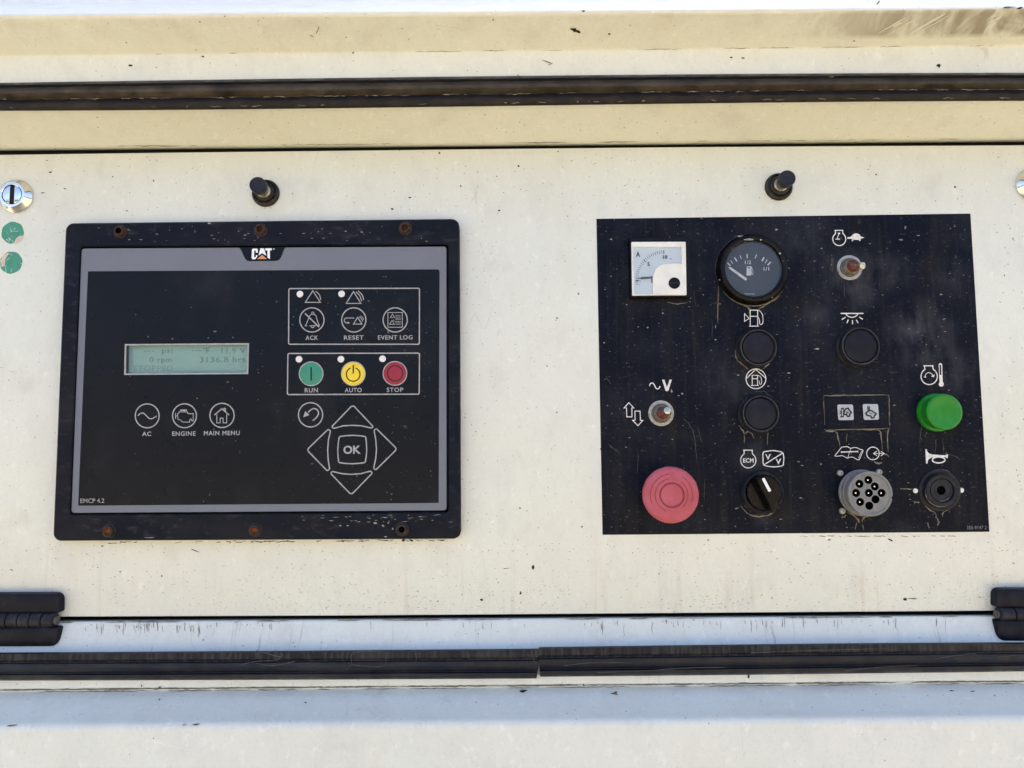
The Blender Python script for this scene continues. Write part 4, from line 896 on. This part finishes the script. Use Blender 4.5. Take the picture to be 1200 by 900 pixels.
# wiped haze, drips and dried outlines on the decal
def dirt(lines, mat, d=DD - .05, j=.5, name='dirt_residue'):
    g = Geo()
    for w_, L in lines:
        L = smooth_path(L, 4); L = [(x + random.uniform(-j, j), y + random.uniform(-j, j)) for x, y in L]
        V2, F2 = ribbon([XZ(x, y, d) for x, y in L], w_ * mm(), taper=True, wv=.5); g.add([(x, d, z) for x, z in V2], F2)
    return g.mk(name, mat, plate_root, kind='stuff')
random.seed(3)
dirt([(1.2, [(853, 345), (857.8, 350), (866.7, 355.5), (874.4, 359.4), (880, 361.5)]), (1.2, [(914, 346), (908, 351), (901, 355), (892, 360.5), (888, 363)]), (.9, [(842, 335), (841, 380)]),
      (1.3, [(861.7, 410), (863.3, 421), (870, 427), (876.7, 432.5)]), (1.3, [(893, 433), (899, 428), (905, 420), (909, 412)]), (1.0, [(876, 361), (879, 364), (877, 368)]),
      (1.4, [(866, 498), (870, 504), (873, 508), (877, 506), (881, 508), (884, 514)]), (1.0, [(905, 502), (907, 498), (910, 493)]), (.9, [(872, 508), (872, 520)]), (.9, [(900, 505), (899, 522)]),
      (1.7, [(964.6, 463.9), (985, 463.4), (1005, 463.1), (1041.6, 462.8)]), (1.1, [(965.2, 463.8), (966, 485), (967.2, 504)]), (1.5, [(967, 504.4), (973, 505.6), (979, 505.2), (982, 512), (984, 524)]),
      (1.0, [(1000, 503.2), (1015, 503.8), (1030, 504.4), (1033, 512), (1034, 528)]), (1.1, [(1043, 501.5), (1040, 507), (1040.5, 530)]), (.9, [(1041.5, 463), (1042, 472), (1042.4, 500)]), (1.2, [(967, 503.9), (1000, 503.2), (1042, 502.2)]), (1.0, [(993, 508), (992, 518)]), (1.2, [(1030, 531), (1038, 532), (1042, 536)]),
      (1.6, [(992, 600), (999, 603), (1005, 608), (1007, 613)]), (1.4, [(1010, 612), (1012, 607), (1018, 605), (1024, 602)]), (1.1, [(986, 607), (989, 606), (992, 603.5)]), (.9, [(1011, 614), (1012, 622)]), (.9, [(1004, 612), (1002, 621)]),
      (1.1, [(1084, 592), (1090, 598), (1096, 601), (1097, 607)]), (1.1, [(1104, 605), (1106, 600), (1112, 597), (1118, 592)]), (1.2, [(1098, 606), (1100, 612), (1098, 616)]), (.8, [(1087, 612), (1089, 620)]),
      (1.2, [(868, 592), (875, 601), (886, 605), (900, 604), (909, 598)]), (.9, [(1055, 573.3), (1060, 573), (1072, 573.4)]), (1.0, [(1072, 588.2), (1077, 588.5)]),
      (.8, [(742, 281.5), (760, 281), (770, 280), (802, 280.6)]), (.8, [(782, 354), (795, 356), (806, 354)]), (.8, [(860, 277), (872, 276)]), (1.4, [(1024, 541), (1030, 543.5), (1034, 542)])], 'residue')
dirt([(.7, [(975 + i, 300 + 1.5 * i), (973 + i, 318 + i)]) for i in range(3)] + [(.4, [(841, 338), (840.4, 372)]), (.35, [(834, 372), (835, 398)]), (.35, [(813, 340), (816, 362)]), (.8, [(1014, 531), (1020, 526)]), (.7, [(1104, 531), (1118, 534), (1126, 539)]), (.6, [(800, 490), (812, 505), (817, 545)]), (.6, [(818, 500), (823, 520)]), (.5, [(748, 530), (747, 555)]), (.6, [(712, 520), (727, 532)]), (.7, [(892, 372), (898, 366)]),
      (.8, [(1080, 500), (1078, 520)]), (.8, [(1097, 514), (1096, 530)]), (.8, [(1105, 514), (1106, 530)]), (.6, [(710, 440), (716, 450)]), (.7, [(885, 459), (896, 459), (899, 462), (906, 466)]), (.7, [(1006, 330), (1004, 338)]), (.5, [(990, 327), (989, 350)]), (.5, [(826, 560), (825, 590)])], 'residue_dim', d=DD - .08)
g = Geo()
random.seed(9)
for i in range(200):                                     # light nicks, mostly short level dashes
    x, y = random.uniform(704, 1150), random.uniform(256, 620)
    k = .007 * (x - 930); rx = abs(random.gauss(.5, .35)) + .25; P = [at(*q_, DD - .06) for q_ in blob((x, y), rx, random.uniform(.22, .5), 7)]; g.add(P, [list(range(len(P)))])
for x, y, rx, ry in ((1055.5, 281, 2.2, .8), (1061, 266.5, .8, 1.8), (1076, 276, 1.8, .6), (910, 269, 1.6, .9), (776.5, 367.3, 1, 1), (838.5, 383, .6, 1.8), (838.5, 398, 1.6, .6), (759, 384, 1.2, .8), (865, 439.5, 1.8, .6), (924, 437, 2, .7), (787, 458.5, 1.1, 2.2), (799.5, 461.3, 1.3, 1.3), (1106, 373.8, 1.6, .8), (1103, 345, 1.8, .6), (957, 409, 3, .9), (1048, 475, 2, .9), (1072.2, 588.4, 1.6, .7), (1120, 300, .6, .6), (748, 383, .8, .6), (863, 596, 1.4, .7), (716, 280.5, 1.5, .7), (962, 544, 1, .8), (1060, 573, 2, .6), (940, 545.6, 1.8, .6), (938, 583.5, 1.8, .5)):
    P = [at(*q_, DD - .06) for q_ in blob((x, y), rx, ry, 8)]; g.add(P, [list(range(len(P)))])
g.mk('light_nick', 'residue_light', plate_root, kind='stuff')

# ------------------------------------------------------------------ ammeter
am = thing('ammeter', 'small square white ammeter with its needle resting at zero', 'gauge', at(772, 315, 0))
mk('housing', *plate(rounded(S([(736.5, 280.5), (806, 280), (807.5, 350), (737.5, 350.4)], 1), .8, 3), .4, 7.0, .5), 'plastic_gloss', am)
zA = zz(730, 275, 11.25); dm = 9.6
mk('scale_card', *plate(S(zA([(116, 98), (826, 96), (836, 792), (127, 798)]), 8.4), 7, 8.4), 'card', am)
fo = S(zA([(113, 95), (828, 92), (840, 795), (125, 800)]), dm); fi = S(zA([(138, 162), (768, 160), (790, 778), (148, 780)]), dm)
mk('front_frame', *ringplate(rounded(fo, .5, 3), rounded(fi, .3, 3), 7.5, dm, .25), 'meter_white', am)
cp = zA([(390, 790), (394, 600), (398, 540), (412, 490), (440, 445), (480, 410), (530, 388), (580, 382), (788, 380), (800, 790)])
mk('cover_plate', *plate(S(cp, dm + .2), 8.4, dm + .2, .3), 'meter_white', am)
p = Print(8.55); ca = zA([(552, 590)])[0]
for i in range(21):
    a = 180 - 90 * i / 20 + 2; r0 = 34.2; L = 3.4 if i % 10 else 4.2; c0 = arcpx(ca, r0, a, a, 1)[0]; c1 = arcpx(ca, r0 - L, a, a, 1)[0]; p.line([c0, c1], .5 if i % 10 else 1.0)
for v in (615, 630, 655): p.line(zA([(168, v), (200, v - 4)]), .4)
p.line(zA([(225, 600), (225, 625)]), .5)
p.text('A', *zA([(198, 258)])[0], 4.8, 6.4, .02); p.text('5', *zA([(338, 388)])[0], 2.6, 4.6, .03); p.text('10', *zA([(556, 296)])[0], 5.2, 4.4, .03)
p.line(zA([(618, 318), (630, 322), (642, 318)]), .6); p.line(zA([(205, 660), (222, 660)]), .4); p.mk('scale_marks', 'print_black', am)
mk('needle', *Geo().add(*plate(S(zA([(165, 571), (240, 566), (240, 582), (165, 577)]), 8.9), 8.7, 8.9)).add(*plate(S(zA([(240, 560), (378, 553), (378, 578), (240, 590)]), 8.9), 8.7, 8.9)).add(*plate(S(zA([(372, 545), (388, 545), (388, 635), (374, 635)]), 8.9), 8.7, 8.9)).__dict__.values(), 'thread', am) if False else None
g = Geo()
for P_ in ([(165, 571), (240, 566), (240, 582), (165, 577)], [(240, 558), (378, 553), (378, 578), (240, 590)], [(373, 545), (389, 545), (389, 635), (375, 635)]): g.add(*plate(S(zA(P_), 8.95), 8.7, 8.95))
g.mk('needle', 'thread', am)
c = XZ(*zA([(677, 640)])[0], dm + .2)
sc = mk('zero_screw', *lathe(c, [(6.8 * mm(10), dm + .15), (6.8 * mm(10), dm + .8), (6.2 * mm(10), dm + 1.2), (0, dm + 1.25)], 32), 'plastic_gloss', am, smooth=True)
mk('slot', *plate([(c[0] - 3.6, c[1] - .5), (c[0] + 3.6, c[1] - .5), (c[0] + 3.6, c[1] + .5), (c[0] - 3.6, c[1] + .5)], dm + 1, dm + 1.32), 'plastic_worn', sc)
mk('window_pane', *plate(S(zA([(138, 162), (770, 160), (780, 380), (540, 388), (430, 450), (396, 560), (392, 780), (148, 780)]), dm - .3), dm - .45, dm - .3), 'pane', am)

# ------------------------------------------------------------------ fuel gauge
c0 = XZ(882.2, 315.6, 3); k = mm(4); fg = thing('fuel_gauge', 'round dark fuel gauge with black bezel, needle pointing to empty', 'gauge', (c0[0], 0, c0[1]))
nb = lambda a, r, d: 1 + (.006 * math.sin(9 * a) * math.sin(4 * a + 1) if r > 38 * k else 0)
mk('bezel_ring', *lathe(c0, [(43 * k, .4), (43 * k, 1.4), (41.8 * k, 2.4), (41.2 * k, 5.4), (39.6 * k, 6.8), (36.6 * k, 7.2), (34.4 * k, 6.6), (33.2 * k, 4.6), (32.6 * k, 2.6)], 72, wob=nb), 'plastic_gloss', fg, smooth=True)
mk('dial_face', *lathe(c0, [(0, 2.7), (33 * k, 2.7)], 48), 'dial', fg)
zF = zz(835, 270, 10); p = Print(2.9)
for a, b, w_ in (((176, 380), (210, 416), 1.4), ((213, 353), (240, 390), .8), ((257, 318), (286, 362), 1.6), ((322, 290), (338, 336), .8), ((405, 274), (406, 326), 1.3), ((516, 283), (498, 330), .9), ((604, 316), (580, 360), 1.7), ((641, 343), (616, 382), 1.0), ((682, 370), (645, 408), 1.5)): p.line(zF([a, b]), w_)
p.text('1/2', *zF([(416, 373)])[0], 7.4, 4.2, .01); p.text('1/1', *zF([(631, 450)])[0], 6.4, 4.2, .01)
p.fill(zF([(402, 428), (408, 422), (456, 422), (460, 430), (452, 528), (398, 528)]), [zF([(412, 432), (440, 432), (440, 446), (412, 446)])]); p.line(zF([(462, 440), (474, 470), (472, 515), (460, 515), (458, 480)]), .6)
for i in range(6): p.line(zF([(378 + i * 20, 736 + (i % 2) * 4), (390 + i * 20, 750)]), .6)
p.mk('dial_marks', 'print_white', fg)
g = Geo(); g.add(*plate(S(zF([(184, 430), (210, 428), (400, 560), (405, 574), (392, 588), (376, 580), (215, 462)]), 4.0), 3.6, 4.0)); g.mk('needle', 'print_white', fg)
mk('glass_cover', *lathe(c0, [(0, 4.9), (33.5 * k, 4.9), (33.5 * k, 4.7), (0, 4.7)], 48), 'pane', fg)

g = Geo()
for x, y, rx, ry, d in ((878.5, 280.6, 7, 1.1, 7.4), (868, 277, 3.2, 1.0, 3), (891.5, 281, 1.2, .9, 7.3), (914, 297, 1.8, .9, 7.0), (918.5, 305.5, 1.2, 1, 6.6), (924.6, 314.3, .8, 1.3, 3), (905, 348.4, 1, .7, 6), (843, 328, .9, .7, 6), (886, 348.7, 6, .5, 5.4)):
    P = [at(*q, d + .25) for q in blob((x, y), rx, ry, 8, rough=.3)]; g.add(P, [list(range(len(P)))])
g.mk('paint_nick', 'residue_light', fg, kind='stuff')
rim_arc(c0, 43.4 * k, .65, 95, 200, .5, 'rim_pale', fg); rim_arc(c0, 43.4 * k, .7, 215, 325, .7, 'residue', fg)  # thin dust ring in two partial arcs

# ------------------------------------------------------------------ toggle switches
def toggle(px, py, tip, label):
    c = XZ(px, py, 2); root = thing('toggle_switch', label, 'switch', (c[0], 0, c[1]), 'toggle switches on the instrument plate'); k = .665
    mk('washer', *lathe(c, [(0, .45), (14 * k, .45), (14 * k, 1.0), (13.4 * k, 1.5), (11.6 * k, 1.6), (11.2 * k, 1.2), (10, 1.2)], 40), 'nickel', root, smooth=True)
    mk('bushing', *lathe(c, [(11 * k, 1), (11 * k, 2.2), (9.9 * k, 2.6), (9.9 * k, 4.6), (9.0 * k, 5.2), (9.2 * k, 5.7), (8.4 * k, 6.1), (8.6 * k, 6.6), (7.6 * k, 7.0), (0, 7.0)], 32), 'thread', root, smooth=True)
    mk('boot', *lathe(c, [(7.4 * k, 7.0), (6.4 * k, 8.2), (5.0 * k, 9.6), (2.4 * k, 10.4), (0, 10.6)], 24), 'boot_red', root, smooth=True)
    A = (c[0], 8.5, c[1]); T_ = at(*tip, 18); B = Vector(A); E = Vector(T_); path = [tuple(B.lerp(E, t_)) for t_ in (0, .55, .75, .88, .96, 1.0, 1.04)]
    mk('lever', *tube(path, [1.5, 1.6, 2.1, 2.8, 2.7, 1.9, .4], 16), 'tip', root, smooth=True)
toggle(996.2, 313.4, (1011.6, 311.4), 'steel toggle switch flicked to the right below the tortoise symbol')
toggle(775, 484.2, (782.3, 481.0), 'steel toggle switch with red boot beside the up and down arrows')

# ------------------------------------------------------------------ black push buttons
def push_button(px, py, label, r=22.0, d=8.5):
    c = XZ(px, py, 1); root = thing('push_button', label, 'push button', (c[0], 0, c[1]), 'round black push buttons'); k = mm(5)
    mk('collar', *lathe(c, [(0, .45), ((r + 1.6) * k, .45), ((r + 1.6) * k, 1.2), ((r + .6) * k, 2.2), (r * k, 2.6), (r * k, d - .8), ((r - .6) * k, d), ((r - 2.1) * k, d), ((r - 2.9) * k, d - 1.2), ((r - 2.9) * k, d - 2.9)], 56), 'plastic_worn', root, smooth=True)
    mk('cap', *lathe(c, [((r - 3.2) * k, d - 2.9), ((r - 3.2) * k, d - 1.4), ((r - 4.0) * k, d - .7), ((r - 8) * k, d - .5), (0, d - .3)], 48), 'plastic_face', root, smooth=True)
    rim_arc(c, (r - 1.3) * k, d + .05, 110, 330, .75, 'rim_pale', root); rim_arc(c, (r - 1.2) * k, d + .07, -40, 100, .45, 'rim_pale', root)  # paler arcs along the collar edge, wider at the lower left
push_button(885.3, 408.6, 'upper black push button, directly below the fuel gauge', 21.8)
push_button(888, 485.2, 'black push button under the circled fuel pump symbol, above the rotary knob', 21.6)
push_button(1003.8, 407.0, 'black push button under the lamp symbol at the right', 22.6, 8.5)

# ------------------------------------------------------------------ green push button
c = XZ(1097.4, 483.4, 1.5); k = mm(6); gb = thing('green_button', 'raised bright green round push button', 'push button', (c[0], 0, c[1]))
mk('flange', *lathe(c, [(0, .45), (22.6 * k, .45), (22.7 * k, 1.8), (21.8 * k, 2.9), (19 * k, 3.2), (17 * k, 3.2)], 64), 'green', gb, smooth=True)
mk('cap', *lathe(c, [(19.2 * k, 3), (19.4 * k, 9), (20.6 * k, 10.4), (21.0 * k, 11.6), (20.4 * k, 12.6), (18.2 * k, 13.3), (17.6 * k, 13.2), (9 * k, 12.9), (0, 12.8)], 64), 'green', gb, smooth=True)

# ------------------------------------------------------------------ emergency stop
DE = 27; c = XZ(787, 580.2, DE); k = mm(DE); es = thing('emergency_stop', 'faded red mushroom emergency stop button', 'push button', (c[0], 0, c[1]))
mk('base_collar', *lathe(c, [(0, .45), (15.5, .45), (15.5, 3), (13, 4), (9.5, 5), (9.5, 16)], 40), 'plastic_gloss', es, smooth=True)
R_ = 32.8 * k
wob = lambda a, r, d: 1 + (.006 * (1 if math.sin(62 * a) > 0 else -1) if r > .97 * R_ else 0)
mk('mushroom_head', *lathe(c, [(0, 15), (12, 15), (.86 * R_, 19), (.985 * R_, 21), (R_, 23.2), (.985 * R_, 25.0), (.93 * R_, 26.3), (.86 * R_, 27.0), (.76 * R_, 27.5), (.60 * R_, 28.05), (.45 * R_, 28.5), (.43 * R_, 27.5), (.405 * R_, 27.4), (.385 * R_, 28.2), (.2 * R_, 28.4), (0, 28.4)], 248, wob=wob), 'red', es, smooth=True)
g = Print(27.9); cp_ = (787, 580.2)
g.line(arcpx(cp_, 24.8, 98, 205, 24), .7); g.line(arcpx(cp_, 24.8, -20, 60, 20), .7)
g.mk('arrow_groove', 'red_groove', es)
g = Print(28.4); g.line(arcpx(cp_, 19.2, 100, 250, 24), .8); g.line(arcpx(cp_, 19.2, -50, 55, 20), .8); g.line(arcpx(cp_, 13.6, 0, 350, 30), .9); g.mk('arrow_groove', 'red_groove', es)

# ------------------------------------------------------------------ rotary selector
c = XZ(893.3, 577, 2); k = mm(6); rk = thing('rotary_switch', 'black rotary selector knob with a white pointer line', 'knob', (c[0], 0, c[1]))
mk('collar', *lathe(c, [(0, .45), (24.8 * k, .45), (24.6 * k, 2.2), (23.4 * k, 4.2), (21.6 * k, 5.2), (20.4 * k, 4.6), (20.2 * k, 3.2)], 56), 'plastic_worn', rk, smooth=True)
mk('dial', *lathe(c, [(19.8 * k, 3), (19.8 * k, 6.2), (19 * k, 6.9), (0, 6.9)], 48), 'plastic_gloss', rk, smooth=True)
th = math.radians(26); ux, uz = -math.sin(th), math.cos(th)
def rot(a, b): return (c[0] + a * uz + b * ux, c[1] - a * ux * 1 + b * uz) if False else (c[0] + a * math.cos(th) + b * -math.sin(th), c[1] + a * math.sin(th) + b * math.cos(th))
w0, w1, L0 = 5.4, 3.6, 13.6
base = [rot(-w0, -L0), rot(w0, -L0), rot(w0, L0), rot(-w0, L0)]; top = [rot(-w1, -L0 * .93), rot(w1, -L0 * .93), rot(w1, L0 * .96), rot(-w1, L0 * .96)]
base = rounded(base, 2.2, 4); top = rounded(top, 1.6, 4); n = len(base); tin = inset(top, .5)
V = [(a, 6.5, b) for a, b in base] + [(a, 17.0, b) for a, b in top] + [(a, 17.6, b) for a, b in tin]
Fc = [[L * n + i, L * n + (i + 1) % n, (L + 1) * n + (i + 1) % n, (L + 1) * n + i] for L in (0, 1) for i in range(n)] + [[2 * n + i for i in range(n)]]
grip = mk('grip', V, Fc, 'plastic_gloss', rk, smooth=True)
lp = [rot(.2, 1.2), rot(2.4, 1.2), rot(2.4, L0 * .9), rot(.2, L0 * .9)]; mk('pointer_line', *plate(rounded(lp, .8, 3), 17.4, 17.75), 'logo_white', grip)
g = Geo()
for r0, a0, a1, w_ in ((25, 195, 300, 1.8), (24.2, 150, 200, .8), (26, 215, 285, 1.2)):
    cc = (893.3, 577); L = [(x + random.uniform(-.5, .5), y + random.uniform(-.5, .5)) for x, y in arcpx(cc, r0, a0, a1, 22)]
    V2, F2 = ribbon([XZ(x, y, .7) for x, y in L], w_ * mm(), taper=True, wv=.5); g.add([(x, .7 + .05 * (w_ > 1), z) for x, z in V2], F2)
g.mk('grime_ring', 'grime', rk, kind='stuff')

# ------------------------------------------------------------------ lamp module
mdl = thing('indicator_module', 'small black rectangular module with two pale square engine icons', 'indicator', at(1003, 484, 0))
mk('body', *plate(rounded(S([(966, 464.6), (1041.4, 464), (1042, 501.6), (967.6, 503.4)], 1.2), .8, 3), .42, 1.6, .5), 'decal', mdl)
zS = zz(950, 450, 9)
for nm_, P_, lab in (('icon_tile', [(281, 216), (446, 216), (456, 380), (292, 382)], 'tile with engine and fan icon'), ('icon_tile', [(548, 212), (711, 211), (722, 376), (560, 379)], 'tile with leaning engine icon')):
    tl = mk(nm_, *plate(rounded(S(zS(P_), 1.8), 1.3, 4), 1.55, 1.85, .1), 'icon_pad', mdl); tl['label'] = lab
    q = Print(2.0); ox = P_[0][0] - 281; oy = P_[0][1] - 216
    Z = lambda L: zS([(u + ox, v + oy) for u, v in L])
    if ox == 0:
        q.line(Z([(320, 258), (350, 258)]), 1.6); q.line(Z([(312, 345), (350, 345)]), 1.6); q.line(Z([(325, 262), (325, 340)]), .8); q.line(Z([(345, 262), (345, 340)]), .8)
        q.line(smooth_path(Z([(355, 285), (372, 262), (400, 256), (405, 275), (430, 300), (410, 318), (412, 338), (388, 342), (380, 322), (355, 322)]), 2, True), 1.7, True); q.line(Z([(303, 285), (318, 285), (318, 312), (303, 312)]), .9)
        q.line(Z([(372, 290), (395, 300), (372, 312)]), .9)
    else:
        q.line(Z([(335, 238), (338, 285)]), 1.1); q.line(Z([(352, 238), (354, 280)]), 1.1)
        for v in (245, 258, 270): q.line(Z([(335, v), (354, v)]), .7)
        q.line(smooth_path(Z([(320, 310), (345, 288), (375, 285), (395, 300), (425, 320), (405, 338), (400, 358), (375, 362), (368, 342), (330, 335)]), 2, True), 1.7, True); q.line(Z([(352, 308), (385, 322)]), .9); q.line(Z([(308, 305), (318, 325)]), .9)
    q.mk('icon', 'print_black', tl)

# ------------------------------------------------------------------ round multi pin connector
DCN = 15.5; c = XZ(1010, 577.3, 1); zK = zz(970, 540, 12); cf = XZ(*zK([(602, 465)])[0], DCN); k = mm(DCN)
cn = thing('diagnostic_connector', 'round grey nine way connector socket with shiny pins', 'connector', (cf[0], 0, cf[1]))
mk('shell', *lathe(cf, [(0, .45), (27.2 * k, .45), (27.4 * k, 2.2), (26.0 * k, 3.2), (26.3 * k, 6.6), (25.2 * k, 7.2), (25.0 * k, DCN - 2.8), (25.9 * k, DCN - 2.2), (25.9 * k, DCN - .5), (25.2 * k, DCN), (23.2 * k, DCN), (22.6 * k, DCN - .8), (21.8 * k, DCN - .9)], 72,
     wob=lambda a, r, d: 1 - (.055 if d > 12 and abs(((math.degrees(a) + 14) % 360) - 0) < 6 and r > 24 * k else 0)), 'conn', cn, smooth=True)
holes = [(575, 270), (450, 325), (666, 361), (402, 453), (582, 453), (761, 453), (676, 543), (460, 580), (588, 633)]
hc = [XZ(*zK([h])[0], DCN - .6) for h in holes]
mk('insert_face', *holed(circ(cf, 21.9 * k, 48), [circ(h, 4.75 * k, 18) for h in hc], DCN - .9, 4.5), 'conn', cn)
mk('insert_back', *lathe(cf, [(0, DCN - 5.3), (22 * k, DCN - 5.3)], 32), 'hole', cn)
for i, h in enumerate(hc):
    mk('contact_sleeve', *lathe(h, [(4.6 * k, DCN - 1.2), (4.6 * k, DCN - 5.2), (0, DCN - 5.2)], 16), 'hole', cn)
    if i not in (6, 8):
        mk('pin', *lathe(h, [(.85, DCN - 5.2), (.85, DCN - 2.2), (.55, DCN - 1.7), (0, DCN - 1.6)], 12), 'pin', cn, smooth=True)
for x, y in ((985, 554.4), (1030.6, 553.2), (987.6, 598.8)):
    h = XZ(x, y, 2); s = mk('screw', *lathe(h, [(3.7 * .66, .45), (3.6 * .66, 2.0), (2.8 * .66, 2.7), (1.6 * .66, 2.8), (1.3 * .66, 2.2), (0, 2.2)], 20), 'nickel', cn, smooth=True)

# ------------------------------------------------------------------ buzzer
c = XZ(1101.6, 574.6, 1.5); k = mm(3); bz = thing('warning_buzzer', 'round black buzzer with a centre hole under the horn symbol', 'buzzer', (c[0], 0, c[1]))
mk('flange', *lathe(c, [(0, .45), (24.2 * k, .45), (24.2 * k, 1.2), (23.6 * k, 1.6), (21.5 * k, 1.9), (20 * k, 1.4), (18.8 * k, 1.4)], 56), 'plastic_worn', bz, smooth=True)
mk('sound_cap', *lathe(c, [(18.8 * k, 1), (18.8 * k, 3.6), (18.2 * k, 4.4), (15.2 * k, 4.6), (14.2 * k, 4.4), (13.8 * k, 2.8), (12.8 * k, 2.8), (12.4 * k, 3.6), (10.6 * k, 3.5), (10.4 * k, 3.3), (8 * k, 3.3), (7.8 * k, 3.5), (5.6 * k, 3.4), (5.0 * k, 3.0), (4.9 * k, -0.0), (0, 0.0)], 56), 'plastic_worn', bz, smooth=True)
mk('sound_hole', *lathe(c, [(4.95 * k, 2.6), (4.8 * k, 1.0), (0, 1.0)], 24), 'hole', bz)
g = Geo()
for r0, a0, a1, w_, d in ((24.6, 60, 235, .7, .8), (18.9, 175, 320, .8, 4.2), (12.2, 260, 320, .6, 3.9)):
    cc = (1101.6 + (d > 1) * 1.6, 574.6 + (d > 1) * .4); V2, F2 = ribbon([XZ(x, y, d) for x, y in arcpx(cc, r0, a0, a1, 30)], w_ * mm(), taper=True, wv=.3); g.add([(x, d, z) for x, z in V2], F2)
g.mk('dust_rim', 'residue', bz, kind='stuff')
for x, y in ((1073, 575.2), (1126.9, 574.5)):
    mk('rivet', *lathe(XZ(x, y, .8), [(1.9, .45), (1.8, .9), (1.0, 1.3), (0, 1.4)], 16), 'meter_white', bz, smooth=True)
